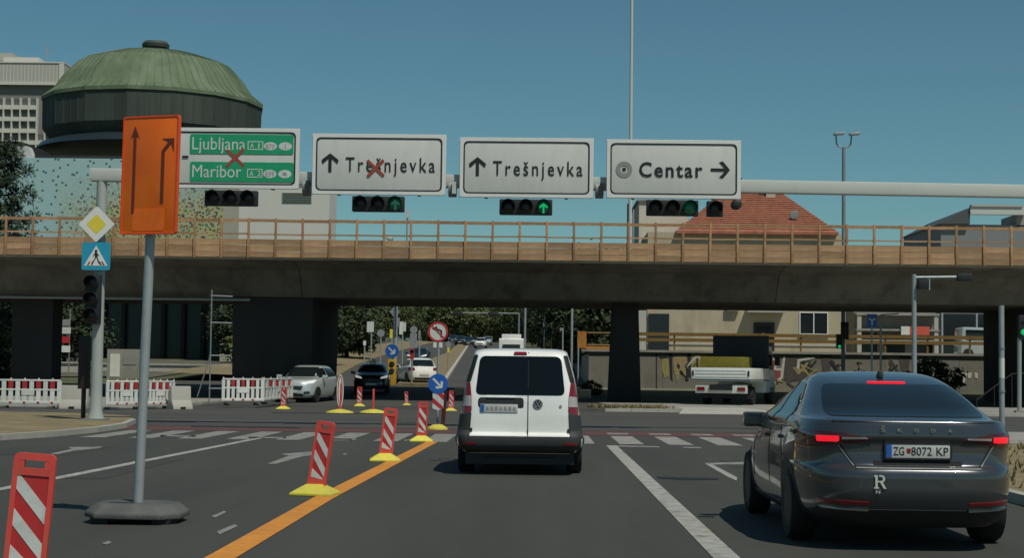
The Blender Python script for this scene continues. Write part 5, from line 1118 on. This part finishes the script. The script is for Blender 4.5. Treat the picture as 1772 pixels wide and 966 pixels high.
for px, py, c_, lab in ((1690, 562, PLWHITE, 'pale parked van behind the ochre railing at the far right'), ):
    a = AT(px, 590, 100); t = thing('parked_van', lab, 'van', (a.x, 100, 2.65)); part('body', MB().prism(round_poly([(-1.2, .3), (1.3, .3), (1.3, 1.1), (.8, 1.9), (-1.1, 1.95)], .15), -.9, .9), P_SILVER, t, bevel=.06)
    part('side_window', MB().prism(round_poly([(-.9, 1.15), (.95, 1.15), (.65, 1.75), (-.9, 1.78)], .06), -.915, -.89), GLASS, t)
    for x in (-.75, .85): part('wheel', MB().cyl((x, -.92, .32), (x, -.72, .32), .32), TYRE, t)

# round building with the green copper roof
YD = 160; sD = FPX/YD
def dp(px, py, Y=YD): a = AT(px, py, Y); return a.x, a.z
cxD, _ = dp(267, 180)
dm_ = thing('domed_hall', 'round hall with a ribbed green copper roof and a dark drum', 'building', (cxD, YD, 0))
zr_ = dp(267, 181)[1]; rD = 10.75; zt_ = dp(257, 74)[1]; zd0 = dp(267, 236)[1]
COPPER = mat('copper_green', (.108, .148, .082), .75, var=.25, scale=.8, dirt=(.175, .215, .14), dirt_amt=.65, dscale=.5, stretch=(1, 1, .3))
DRUM = mat('drum_dark', (.040, .052, .042), .75, var=.3, scale=.5, dirt=(.062, .078, .062), dirt_amt=.6, dscale=.5, stretch=(1, 1, .12))
prof = [(rD+.15, 27.6), (rD+.15, 27.95), (9.75, 28.85), (8.85, 30.2), (7.4, 31.75), (4.5, 32.72), (1.3, 33.3)]; zr_ = 27.95; zt_ = 33.85
rfd = part('roof', MB().lathe(prof, n=16), COPPER, dm_, angle=12)
rbm = MB()
for i in range(80):
    a = 2*pi*i/80; fa = 2*pi/16; aa = (a % fa)-fa/2; k = cos(fa/2)/cos(aa)
    for (r0, z0), (r1, z1) in zip(prof[1:-1], prof[2:]):
        p0 = Vector((r0*k*cos(a), r0*k*sin(a), z0+.02)); p1 = Vector((r1*k*cos(a), r1*k*sin(a), z1+.02)); rbm.cyl(p0, p1, .055, n=4)
part('seam', rbm, COPPER, rfd, smooth=False)
part('cap', MB().lathe([(1.0, 33.1), (1.0, 33.55), (1.30, 33.62), (1.36, 33.95), (1.15, 34.22), (0, 34.32)], n=24), mat('cap_dark', (.05, .058, .05), .7, var=.2), rfd)
drm = part('drum', MB().lathe([(rD-1.0, zd0-1.2), (rD-.05, zd0), (rD, zr_-.35)], n=16), DRUM, dm_, angle=12)
pn_ = MB()
for i in range(64):
    a = 2*pi*i/64; k = cos(pi/16)/cos((a % (pi/8))-pi/16); pn_.cyl((rD*k*cos(a), rD*k*sin(a), zr_-.4), ((rD-.05)*k*cos(a), (rD-.05)*k*sin(a), zd0+.05), .05, n=4)
part('panel_joint', pn_, DRUM, drm, smooth=False)
zn0 = dp(267, 268)[1]
part('neck', MB().lathe([(rD-1.1, zn0), (rD-1.1, zd0-1.1)], n=32), BLACKP, dm_)
wr = MB().lathe([(rD+.6, zn0-.05), (rD+.2, zn0+.5), (rD-2.0, zn0+1.35)], n=40); part('lower_roof', wr, mat('blue_grey_glass', (.018, .030, .036), .3, var=.3), dm_)
# building with the pale blue mosaic wall below it
YM = 146.0
def mp(px, py): a = AT(px, py, YM); return a.x, a.z
mx0, mzt = mp(-60, 272); mx1, _ = mp(398, 272)
mh = thing('mosaic_hall', 'broad hall with a pale blue wall of dark mosaic dots', 'building', (mx0, YM, 0))
MOS = bpy.data.materials.new('mosaic_blue'); MOS.use_nodes = True
def build_mosaic():
    t = MOS.node_tree; n = t.nodes; L = t.links; b = n['Principled BSDF']; b.inputs['Roughness'].default_value = .5
    tc = n.new('ShaderNodeTexCoord')
    sp = n.new('ShaderNodeSeparateXYZ'); L.new(tc.outputs['Object'], sp.inputs[0]); cb2 = n.new('ShaderNodeCombineXYZ'); L.new(sp.outputs['X'], cb2.inputs[0]); L.new(sp.outputs['Z'], cb2.inputs[1])
    def dots(scale, thr, rnd):
        v = n.new('ShaderNodeTexVoronoi'); v.voronoi_dimensions = '2D'; v.inputs['Scale'].default_value = scale; v.inputs['Randomness'].default_value = rnd; L.new(cb2.outputs[0], v.inputs['Vector'])
        c = n.new('ShaderNodeMath'); c.operation = 'LESS_THAN'; L.new(v.outputs['Distance'], c.inputs[0]); c.inputs[1].default_value = thr; return c.outputs[0], v
    d1, _ = dots(1.3, .15, 1.0); d2, v2 = dots(3.2, .32, 1.0)
    nz = n.new('ShaderNodeTexNoise'); nz.inputs['Scale'].default_value = .25; L.new(tc.outputs['Object'], nz.inputs['Vector'])
    base = n.new('ShaderNodeMix'); base.data_type = 'RGBA'; base.inputs[6].default_value = (.31, .48, .49, 1); base.inputs[7].default_value = (.36, .51, .50, 1); L.new(nz.outputs[0], base.inputs[0])
    sx = n.new('ShaderNodeSeparateXYZ'); L.new(tc.outputs['Object'], sx.inputs[0])
    n2 = n.new('ShaderNodeTexNoise'); n2.inputs['Scale'].default_value = .5; L.new(tc.outputs['Object'], n2.inputs['Vector'])
    h = n.new('ShaderNodeMath'); h.operation = 'MULTIPLY_ADD'; L.new(n2.outputs[0], h.inputs[0]); h.inputs[1].default_value = 5.0; L.new(sx.outputs['Z'], h.inputs[2])
    lo = n.new('ShaderNodeMapRange'); lo.inputs[1].default_value = 21.5; lo.inputs[2].default_value = 18.5; lo.inputs[3].default_value = 0; lo.inputs[4].default_value = 1; L.new(h.outputs[0], lo.inputs[0])
    xx = n.new('ShaderNodeMapRange'); xx.inputs[1].default_value = 8; xx.inputs[2].default_value = 13; L.new(sx.outputs['X'], xx.inputs[0])
    lm = n.new('ShaderNodeMath'); lm.operation = 'MULTIPLY'; L.new(lo.outputs[0], lm.inputs[0]); L.new(xx.outputs[0], lm.inputs[1])
    m0 = n.new('ShaderNodeMix'); m0.data_type = 'RGBA'; L.new(lm.outputs[0], m0.inputs[0]); L.new(base.outputs[2], m0.inputs[6]); m0.inputs[7].default_value = (.40, .40, .22, 1)
    m1 = n.new('ShaderNodeMix'); m1.data_type = 'RGBA'; L.new(d1, m1.inputs[0]); L.new(m0.outputs[2], m1.inputs[6]); m1.inputs[7].default_value = (.09, .14, .15, 1)
    f2 = n.new('ShaderNodeMath'); f2.operation = 'MULTIPLY'; L.new(d2, f2.inputs[0]); L.new(lm.outputs[0], f2.inputs[1])
    m2 = n.new('ShaderNodeMix'); m2.data_type = 'RGBA'; L.new(f2.outputs[0], m2.inputs[0]); L.new(m1.outputs[2], m2.inputs[6])
    hs_ = n.new('ShaderNodeMix'); hs_.data_type = 'RGBA'; hs_.blend_type = 'MULTIPLY'; hs_.inputs[0].default_value = 1; L.new(v2.outputs['Color'], hs_.inputs[6]); hs_.inputs[7].default_value = (.30, .24, .10, 1); L.new(hs_.outputs[2], m2.inputs[7])
    L.new(m2.outputs[2], b.inputs['Base Color'])
build_mosaic()
zb_ = 8.6
part('wall', MB().box(((mx1-mx0)/2, 1, (mzt+zb_)/2), (mx1-mx0, 2, mzt-zb_)), MOS, mh)
part('glazed_base', MB().box(((mx1-mx0)/2, 6, zb_/2+.6), (mx1-mx0, 4, zb_-1.2)), mat('dark_glazing', (.012, .02, .019), .3, var=.4), mh)
for i in range(13): part('column', MB().box((1+i*(mx1-mx0-2)/12, 3.6, zb_/2+.6), (.35, .35, zb_-1.2)), CONC_PIER, mh)
part('roof_slab', MB().box(((mx1-mx0)/2, 13, mzt+.2), (mx1-mx0+.6, 24, .35)), CONC_PIER, mh)
def mpx(px, py): a = AT(px, py, YM); return a.x-mx0, a.z
xa1, z1 = mpx(-20, 240); xb1, z2 = mpx(62, 262)
part('dark_roof_edge', MB().prism(round_poly([(xa1-3, mzt), (xa1-3, z1), (xb1-1.2, z1), (xb1+1.2, mzt)], [0, .5, 1.5, .5]), 1.5, 14), BLACKP, mh); xq, zq = mpx(30, 258)
part('rooflight', MB().prism(round_poly([(xq-1.1, mzt), (xq+1.4, mzt), (xq+.9, zq+.35), (xq-.7, zq+.35)], .2), .3, 1.4), GANTRY, mh)
# white block beside it
wx0, wz1 = AT(399, 322, 140).x, AT(480, 322, 140).z; wx1 = AT(571, 322, 140).x
wb = thing('white_block', 'plain white block beside the mosaic hall above the overpass', 'building', (wx0, 140, 0))
part('wall', MB().box(((wx1-wx0)/2, 2.4, wz1/2), (wx1-wx0, 4.8, wz1)), mat('wall_white', (.60, .585, .53), .85, var=.05, scale=.3, dirt=(.50, .485, .43), dirt_amt=.5, dscale=.3), wb)
part('parapet', MB().box(((wx1-wx0)/2, 2.4, wz1+.06), (wx1-wx0+.12, 4.95, .12)), CONC_LIGHT, wb)
lx, lz = AT(514, 342, 140).x-wx0, AT(514, 342, 140).z
lv = part('louvre', MB().box((lx, -.02, lz), (2.6, .06, .9)), mat('louvre_grey', (.42, .41, .34), .8), wb)
for k in range(5): part('louvre_blade', MB().box((lx, -.07, lz-.36+k*.18), (2.5, .08, .03)), CONC_PIER, lv)
part('grey_strip', MB().box((.1, -.03, wz1/2), (1.4, .06, wz1-.2)), mat('render_dun', (.36, .35, .28), .9), wb)
# hospital tower far behind
YT = 400
tx1, tz1 = AT(112, 110, YT).x, AT(60, 110, YT).z
tw = thing('tower_block', 'distant pale tower block with rows of white balconies', 'tower block', (tx1, YT, 0))
TW = 26; part('wall', MB().box((-TW/2, 8, tz1/2), (TW, 16, tz1)), mat('tower_recess', (.19, .185, .17), .8, var=.1), tw)
TWW = mat('tower_white', (.58, .56, .50), .8, var=.08); TWG = mat('tower_grey', (.40, .385, .34), .8, var=.12)
part('attic', MB().box((-TW/2, 7, tz1-2.6), (TW+.4, 16, 5.4)), TWG, tw); part('attic_cap', MB().box((-TW/2, 7, tz1+.15), (TW+.6, 16.4, .35)), TWW, tw); part('attic_edge', MB().box((-TW/2, -1.1, tz1-5.2), (TW+.5, .3, .7)), TWW, tw); part('attic_corner', MB().box((-.4, -1.1, tz1-2.6), (1.2, .3, 5)), TWW, tw)
part('roof_house', MB().box((-12, 7, tz1+1.2), (9, 8, 2.0)), TWW, tw); part('roof_house', MB().box((-17, 7, tz1+2.5), (5, 6, 2.0)), TWG, tw)
am = MB().cyl((-6, 5, tz1), (-6, 5, tz1+6), .08); am.box((-6, 5, tz1+4.5), (.5, .3, 1.6)); part('antenna', am, GALV, tw)
fi = MB().box((0, 0, 0), (.18, .12, 4.4)).mesh('attic_fin'); fi.materials.append(TWW)
for i in range(26): o = bpy.data.objects.new('attic_fin', fi); COL.objects.link(o); o.parent = tw; o.location = (-1.6-i*.9, -1.02, tz1-2.7)
bs = MB().box((0, 0, 0), (2.0, 1.2, 1.05)).mesh('balcony'); bs.materials.append(TWW); fn_ = MB().box((0, 0, 0), (.28, 1.3, 2.95)).mesh('fin'); fn_.materials.append(TWW); gl = MB().box((0, 0, 0), (1.7, .1, 1.7)).mesh('window'); gl.materials.append(mat('tower_window', (.11, .115, .11), .4, var=.5, scale=.3))
for r in range(10):
    z = tz1-11.2-r*2.95
    for c_ in range(12):
        x = -1.1-c_*2.1
        if c_ == 2 and r < 3: continue
        for nm, me, y, dz in (('balcony', bs, -.5, 0), ('window', gl, -.02, 1.4)):
            o = bpy.data.objects.new(nm, me); COL.objects.link(o); o.parent = tw; o.location = (x, y, z+dz)
        o = bpy.data.objects.new('fin', fn_); COL.objects.link(o); o.parent = tw; o.location = (x+1.05, -.55, z+.9)

# ------------------------------------------------------------------ trees
def crown_mesh(name, rx, rz, nclump, leaves, size, shape='round', seed=0, low=0.0):
    rnd = random.Random(seed); mb = MB()
    for c in range(nclump):
        while True:
            v = Vector((rnd.uniform(-1, 1), rnd.uniform(-1, 1), rnd.uniform(-1, 1)))
            if .30 < v.length < 1: break
        if shape == 'cone':
            zz = rnd.random()**1.25; rr = (1-zz)*.95+.06; a = rnd.uniform(0, 6.28); q = sqrt(rnd.uniform(.3, 1)); ctr = Vector((cos(a)*rr*q*rx, sin(a)*rr*q*rx, zz*2*rz)); cr = .20*rx*(1.3-zz*.6)
        else:
            v = v.normalized()*(v.length**.6); ctr = Vector((v.x*rx, v.y*rx, rz+v.z*rz*.95)); cr = rnd.uniform(.18, .34)*rx
        for _ in range(leaves):
            d = Vector((rnd.gauss(0, 1), rnd.gauss(0, 1), rnd.gauss(0, .75)))*cr*.55; p = ctr+d
            n = (d.normalized()*1.1+Vector((rnd.gauss(0, .45), rnd.gauss(0, .45), .35+rnd.gauss(0, .45)))).normalized(); a = n.orthogonal().normalized(); b = n.cross(a); th = rnd.uniform(0, 6.28); a, b = a*cos(th)+b*sin(th), b*cos(th)-a*sin(th)
            s = size*rnd.uniform(.6, 1.4); mb.add([p-a*s-b*s*.25, p+b*s*.55, p+a*s-b*s*.2, p-b*s*.6], [(0, 1, 2, 3)])
    return mb.mesh(name, recalc=False, smooth=False)
def trunk_mesh(h, r, top, seed=0, limbs=6, spread=2.0):
    rnd = random.Random(seed); mb = MB().cyl((0, 0, -.3), (0, 0, h), r*1.2, r*.8, 9).cyl((0, 0, h), (rnd.uniform(-.3, .3), rnd.uniform(-.3, .3), top), r*.8, r*.15, 7)
    for i in range(limbs):
        a = 6.28*i/limbs+rnd.uniform(-.4, .4); z = h+(top-h)*rnd.uniform(0, .5); q = Vector((cos(a)*spread*rnd.uniform(.6, 1), sin(a)*spread*rnd.uniform(.6, 1), z+(top-h)*.35)); mb.cyl((0, 0, z), q, r*.4, r*.1, 6)
    return mb.mesh('trunk')
KIND = {}
def kind(k, leaf, cm, tm, th):
    cm.materials.append(leaf); tm.materials.append(BARK); KIND[k] = (cm, tm, th)
kind('broad', LEAF, crown_mesh('crown', 3.6, 3.4, 110, 90, .17, seed=1), trunk_mesh(1.7, .22, 7, 1), 1.0)
kind('oval', LEAF, crown_mesh('crown', 2.7, 4.0, 100, 90, .165, seed=2), trunk_mesh(1.7, .20, 8, 2, 5, 1.6), .9)
kind('dark', LEAF_D, crown_mesh('crown', 3.2, 3.8, 110, 95, .17, seed=3), trunk_mesh(1.2, .22, 7, 3), .5)
kind('cone', LEAF_D, crown_mesh('crown', 2.1, 4.5, 120, 40, .20, 'cone', seed=4), trunk_mesh(1.2, .18, 9, 4, 0), .5)
def pine_pair():
    rnd = random.Random(21); cm = MB(); tm = MB().cyl((0, 0, -.3), (0, 0, 5), .28, .2, 9).cyl((0, 0, 5), (.2, 0, 14.2), .2, .04, 7)
    for i in range(46):
        z = 3.2+10.8*(i/46)**.9; a = i*2.4; L_ = (3.4*(1-(z-3)/12.5)**.7+.35)*rnd.uniform(.65, 1.1); tip = Vector((cos(a)*L_, sin(a)*L_, z+L_*.22)); tm.cyl((0, 0, z), tip, .06, .02, 5)
        for k in range(4):
            c = Vector((0, 0, z)).lerp(tip, .35+.22*k)+Vector((rnd.gauss(0, .16), rnd.gauss(0, .16), .12)); cr = .36*rnd.uniform(.7, 1.25)
            for _ in range(85):
                d = Vector((rnd.gauss(0, 1), rnd.gauss(0, 1), rnd.gauss(.2, .8))); p = c+d*cr*.5; n = d.normalized(); q = n.orthogonal().normalized()*.05
                cm.add([p-q, p+q, p+n*.24], [(0, 1, 2)])
    return cm.mesh('crown', recalc=False, smooth=False), tm.mesh('trunk')
pc_, pt_ = pine_pair(); kind('pine', LEAF_P, pc_, pt_, 0)
kind('shrub', LEAF_D, crown_mesh('crown', 1.3, 1.15, 40, 40, .13, seed=6), trunk_mesh(.3, .06, 1.4, 6, 5, .7), .05)
kind('bush', LEAF, crown_mesh('crown', 1.3, 1.15, 40, 60, .11, seed=9), trunk_mesh(.3, .06, 1.4, 9, 5, .7), .05)
def tree(k, x, y, z, s, label, group, name=None, cat='tree', sz=None):
    cm, tm, th = KIND[k]; t = thing(name or {'cone': 'conifer_tree', 'pine': 'pine_tree', 'shrub': 'shrub', 'bush': 'shrub'}.get(k, 'broadleaf_tree'), label, cat, (x, y, z), random.uniform(0, 6.28), group); t.scale = (s, s, sz or s)
    for nm, me, zo in (('crown', cm, th), ('trunk', tm, 0)):
        o = bpy.data.objects.new(nm, me); COL.objects.link(o); o.parent = t; o.location = (0, 0, zo)
def tpx(k, px, Y, s, label, group, z=None, sz=None):
    a = AT(px, 600, Y); tree(k, a.x, Y, TZ(Y)-.1 if z is None else z, s, label, group, sz=sz)
GA = 'trees along the road beyond the bridge'
rnd = random.Random(11)
for i in range(9):
    Y = 118+i*9; tree('bush', -20.5-(i*31 % 7)*.5, Y, TZ(Y)+.2, 1.5+(i*17 % 5)*.2, 'green bush on the tan bank left of the road, %s' % ('near the wide pier' if i < 3 else 'midway along the bank' if i < 6 else 'at its far end'), 'bushes on the bank', cat='shrub')
for i in range(15):
    px = 735+i*13; Y = 395+(i*37 % 60); a = AT(px, 600, Y); tree('bush', a.x, Y, TZ(Y)-.3, 3.2+(i*29 % 10)*.12, 'low green bush closing the far end of the road between the trunks', 'bushes at the far end of the road', cat='shrub')
KW = {'broad': 'round green', 'oval': 'upright green', 'dark': 'dark dense'}
def DW(Y): return 'close behind the bridge' if Y < 150 else ('midway up the slope' if Y < 230 else 'far up the slope')
for i, Y in enumerate((142, 150, 160, 174, 190, 208, 228, 250, 276, 304, 336)):
    xl2 = -23+SH(Y)*.9+rnd.uniform(-1.5, 1.5) if Y < 260 else -19+SH(Y)*.9
    for xo, yo, s0, s1, row in ((0, 0, .85, 1.15, 'first'), (-5.5+rnd.uniform(-1, 1), 4, .95, 1.25, 'second')):
        kd = rnd.choice(['broad', 'oval', 'dark'])
        if row == 'second' and Y < 150: continue
        tree(kd, xl2+xo, Y+yo, TZ(Y)-.1, rnd.uniform(s0, s1), '%s tree, %s row left of the road, %s' % (KW[kd], row, DW(Y)), GA)
for i, Y in enumerate((112, 122, 134, 148, 164, 182, 202, 226, 252, 282, 316)):
    xr2 = 5.2+SH(Y)+rnd.uniform(-.5, 1.0)
    kd = rnd.choice(['dark', 'oval', 'dark'])
    tree(kd, xr2, Y, TZ(Y)-.1, rnd.uniform(.9, 1.15), '%s kerbside tree behind the thin poles, %s' % (KW[kd], DW(Y)), GA)
    tree('dark', xr2+5+rnd.uniform(0, 1), Y+5, TZ(Y)-.1, rnd.uniform(1.0, 1.25), 'dark dense tree set back behind the thin poles, %s' % DW(Y), GA)
for px, Y, s, lab in ((800, 360, 1.5, 'distant broad tree where the road disappears'), (835, 380, 1.35, 'distant tree right behind the oncoming white car'), (868, 370, 1.15, 'low distant tree beyond the white box van'), (905, 350, 1.3, 'distant tree at the right end of the far road'), (765, 350, 1.5, 'distant tree behind the no left turn sign'), (885, 420, 1.5, 'most distant low tree beneath the pale hill'), (850, 430, 1.6, 'most distant tree closing the road'), (820, 420, 1.8, 'tall distant tree closing the road')):
    tpx('broad', px, Y, s, lab, GA)
GB = 'dark trees beyond the bridge piers'
for i, (px, Y, k, s) in enumerate(((-30, 108, 'dark', 1.0), (112, 116, 'dark', .9), (440, 128, 'dark', 1.0), (490, 132, 'dark', 1.0), (540, 126, 'dark', .9), (600, 150, 'dark', 1.1))):
    tpx(k, px, Y, s, ('dark tree beyond the %s' % {-30: 'barrier at the frame edge', 112: 'gap beside the dark pier', 440: 'wide pier, mostly hidden by it', 490: 'wide pier, second from its edge', 540: 'wide pier, near its right edge', 600: 'black car and the oval marker'}[px]), GB, sz=s*.72)
tpx('pine', -12, 104, 1.12, 'dark pine with feathery branches at the left edge above the overpass', 'conifers', sz=1.08)
for px, Y, s in ((1010, 112, .95), (1045, 118, 1.0), (1085, 124, 1.0)): tpx('dark', px, Y, s, 'dark tree behind the %s' % {1010: 'orange board', 1045: 'ochre frame', 1085: 'slim pier'}[px], 'trees behind the slim pier', z=2.6, sz=s*.9)
for px, lab in ((1622, 'dark round shrub against the graffiti wall'), ): a = AT(px, 690, 88); tree('shrub', a.x, 88.5, .1, 1.0, lab, 'shrubs', cat='shrub')
a = AT(1022, 690, 84); tree('shrub', a.x, 84, .1, .42, 'small dark shrub at the foot of the slim pier', 'shrubs', cat='shrub')
a = AT(12, 650, 90); tree('shrub', a.x, 90, .1, .9, 'sunlit shrub left of the dark pier', 'shrubs', cat='shrub')

# lit low walls seen under the bridge on the left
for px0, px1, py0, py1, Y, lab in ((165, 395, 630, 643, 112, 'long pale low wall seen under the bridge left of the wide pier'), (100, 135, 628, 640, 108, 'short pale low wall beside the dark pier')):
    a, b = AT(px0, py0, Y), AT(px1, py1, Y); t = thing('low_wall', lab, 'wall', ((a.x+b.x)/2, Y, TZ(Y)-.05))
    part('body', MB().box((0, 0, (a.z-TZ(Y))/2), (b.x-a.x, .5, a.z-TZ(Y))), CONC_LIGHT, t); part('coping', MB().box((0, 0, a.z-TZ(Y)+.06), (b.x-a.x+.1, .7, .10)), CONC_LIGHT, t)
a = AT(110, 560, 104); t = thing('notice_stand', 'pale notice stand with red and white panels in the gap beside the dark pier', 'notice stand', (a.x, 104, TZ(104)-.05))
for k, (z, m) in enumerate(((3.4, GREY_PAINT), (2.9, PLWHITE), (2.3, REDW), (1.7, PLWHITE))): part('panel', MB().box((.05*(k % 2), 0, z), (.85, .05, .42)), m, t)
for s in (-1, 1): part('post', MB().cyl((s*.40, .04, 0), (s*.40, .04, 4.3), .035), GALV_D, t)
sb = thing('site_boxes', 'stacked pale site cabin seen behind the gantry column', 'site cabin', (AT(218, 632, 100).x, 100, TZ(100)-.05))
part('body', MB().box((0, 0, .9), (2.0, 1.4, 1.8)), CONC, sb); part('door', MB().box((-.5, -.71, .8), (.6, .04, 1.4)), PLWHITE, sb); part('stripe_panel', MB().box((.4, -.71, 1.1), (.8, .04, .5)), GREY_PAINT, sb)

# sign posts beyond the bridge, mostly seen from behind
def back_sign(px, py_top, py_base, Y, shapes, label, pole_r=.05):
    a = AT(px, py_top, Y); z0 = gz(Y); t = thing('sign_post', label, 'sign post', (a.x, Y, z0), group='sign posts beyond the bridge')
    part('pole', MB().cyl((0, .05, 0), (0, .05, a.z-z0), pole_r), GALV, t)
    for sx, sy, kind_, w_, h_, m in shapes:
        b = AT(sx, sy, Y); x, z = b.x-a.x, b.z-z0; W_, H_ = w_*Y/FPX, h_*Y/FPX
        poly = disc(W_/2, 20, x, z) if kind_ == 'disc' else ([(x, z-H_/2), (x+W_/2, z), (x, z+H_/2), (x-W_/2, z)] if kind_ == 'dia' else rrect(W_, H_, .03, x, z))
        part('panel', MB().prism(poly, -.02, .01), m, t)
    return t
back_sign(685, 521, 600, 96, [(683, 540, 'dia', 18, 20, SIGNBACK), (688, 558, 'rect', 8, 16, SIGNBACK)], 'tall grey post with a diamond sign above the small blue arrow', .13)
back_sign(643, 556, 610, 110, [(641, 566, 'rect', 12, 18, SIGNW)], 'post with a pale rectangular sign near the dark trees')
back_sign(659, 570, 606, 110, [(659, 577, 'disc', 13, 13, SIGNBACK)], 'post with a grey round sign back beside the rectangular sign')
back_sign(697, 556, 605, 112, [(694, 568, 'rect', 6, 22, PLWHITE), (700, 566, 'rect', 5, 16, PLWHITE)], 'post with two narrow white panels beside the tall grey post')
back_sign(716, 566, 620, 104, [(716, 571, 'disc', 13, 13, SIGNBACK), (713, 590, 'rect', 7, 26, SIGNBACK), (719, 590, 'rect', 5, 26, SIGNBACK)], 'cluster of grey sign backs on one post before the dark oncoming car', .06)
back_sign(726, 572, 622, 100, [(726, 580, 'rect', 4, 14, GREY_PAINT)], 'thin post with a narrow grey plate left of the no left turn sign')
back_sign(678, 570, 612, 108, [(677, 578, 'rect', 5, 16, YELLOW)], 'short post with a yellow panel left of the tall grey post')
back_sign(631, 590, 615, 108, [(631, 594, 'rect', 5, 8, PLWHITE)], 'short white marker post on the bank left of the road')
back_sign(909, 524, 612, 130, [], 'tall thin pale pole right behind the white box van', .10)
back_sign(943, 536, 620, 120, [(943, 560, 'disc', 8, 8, SIGNBACK), (943, 567, 'rect', 7, 6, SIGNBACK)], 'thin pole with small sign backs right of the box van', .07)
back_sign(974, 568, 620, 108, [(971, 570, 'disc', 5, 5, SIGNBACK)], 'short pale pole between the yellow panel and the tall pole')
back_sign(990, 523, 640, 100, [], 'tall pale pole beside the right rear corner of the white van', .075)
back_sign(1001, 573, 620, 98, [(1001, 590, 'rect', 3, 20, PLWHITE)], 'short white pole left of the orange board')
back_sign(955, 582, 616, 112, [(960, 585, 'dia', 16, 7, YELLOW), (949, 594, 'rect', 8, 12, mat('post_yellow', (.5, .3, .03)))], 'low post with a yellow panel above the roof of the white van')
back_sign(776, 590, 622, 118, [(776, 596, 'rect', 9, 8, SIGNBACK), (776, 606, 'rect', 4, 10, YELLOW)], 'grey and yellow marker post on the grassy median')
back_sign(713, 606, 632, 92, [(713, 613, 'rect', 7, 18, REDW), (713, 609, 'rect', 6.5, 5, WHITER)], 'red and white marker post ahead of the white hatchback')
# far signal arm over the road
t = thing('far_signal', 'thin dark signal arm across the far road between the trees', 'traffic mast', (AT(898, 545, 190).x, 190, gz(190))); a = AT(898, 543, 190)
part('pole', MB().cyl((0, 0, 0), (0, 0, a.z-gz(190)), .12), GALV_D, t); part('arm', MB().cyl((0, 0, a.z-gz(190)), (-8, 0, a.z-gz(190)), .09), GALV_D, t)
for x in (-3, -7.2): part('signal', MB().box((x, -.1, a.z-gz(190)-.1), (1.2, .3, .45)), BLACKP, t, bevel=.05)

# ------------------------------------------------------------------ two people by the wall, only their heads and shoulders show
def person(px, py_top, Y, label, zbase, coat):
    a = AT(px, py_top, Y); H_ = a.z-zbase
    J = {'pel': (0, 0, .53), 'waist': (0, 0, .60), 'chest': (0, 0, .72), 'neck': (0, 0, .825), 'jaw': (0, -.008, .87), 'head': (0, -.006, .93), 'top': (0, 0, .975)}
    R_ = {'pel': .085, 'waist': .075, 'chest': .088, 'neck': .032, 'jaw': .042, 'head': .054, 'top': .030}
    E = [('pel', 'waist'), ('waist', 'chest'), ('chest', 'neck'), ('neck', 'jaw'), ('jaw', 'head'), ('head', 'top')]
    for s, k in ((-1, 'l'), (1, 'r')):
        J.update({k+'hip': (s*.052, 0, .50), k+'knee': (s*.056, -.01-.03*s, .28), k+'ank': (s*.056, .01+.05*s, .04), k+'toe': (s*.062, -.07+.05*s, .018), k+'sho': (s*.105, 0, .80), k+'elb': (s*.135, .01+.02*s, .63), k+'wri': (s*.135, -.04-.03*s, .49), k+'han': (s*.132, -.05-.03*s, .44)})
        R_.update({k+'hip': .055, k+'knee': .036, k+'ank': .024, k+'toe': .020, k+'sho': .045, k+'elb': .030, k+'wri': .021, k+'han': .020})
        E += [('pel', k+'hip'), (k+'hip', k+'knee'), (k+'knee', k+'ank'), (k+'ank', k+'toe'), ('chest', k+'sho'), (k+'sho', k+'elb'), (k+'elb', k+'wri'), (k+'wri', k+'han')]
    ks = list(J); me = bpy.data.meshes.new('body'); me.from_pydata([tuple(c*H_ for c in J[k]) for k in ks], [(ks.index(a_), ks.index(b_)) for a_, b_ in E], [])
    o = bpy.data.objects.new('tmp', me); COL.objects.link(o); o.modifiers.new('skin', 'SKIN'); o.modifiers.new('sub', 'SUBSURF').levels = 1
    for i, k in enumerate(ks): me.skin_vertices[0].data[i].radius = (R_[k]*H_, R_[k]*H_*(.75 if k in ('pel', 'waist', 'chest') else 1)); me.skin_vertices[0].data[i].use_root = (k == 'pel')
    dg = bpy.context.evaluated_depsgraph_get(); dg.update(); m2 = bpy.data.meshes.new_from_object(o.evaluated_get(dg)); bpy.data.objects.remove(o); m2.shade_smooth()
    t = thing('person', label, 'person', (a.x, Y, zbase), .2); b = link('body', m2, [coat], t)
    m2.materials.append(mat('skin', (.30, .17, .11), .6))
    for p in m2.polygons:
        if p.center.z > .852*H_ or (p.center.z < .47*H_ and abs(p.center.x) > .115*H_): p.material_index = 1
    hr = MB().lathe([(.058*H_, .93*H_), (.060*H_, .96*H_), (.045*H_, .99*H_), (0, 1.002*H_)], c=(0, .006*H_, 0), n=18); part('hair', hr, BLACK, t)
    part('nose', MB().box((0, -.062*H_, .925*H_), (.016*H_, .02*H_, .03*H_)), MATS['skin'], t, bevel=.004)
person(1487, 626, 70, 'person in dark clothes seen above the middle of the saloon roof', .125, BLACKP)
person(1452, 630, 71, 'person in dark clothes seen above the saloon roof, under the street lamp', .125, mat('dark_coat', (.016, .015, .018), .8))
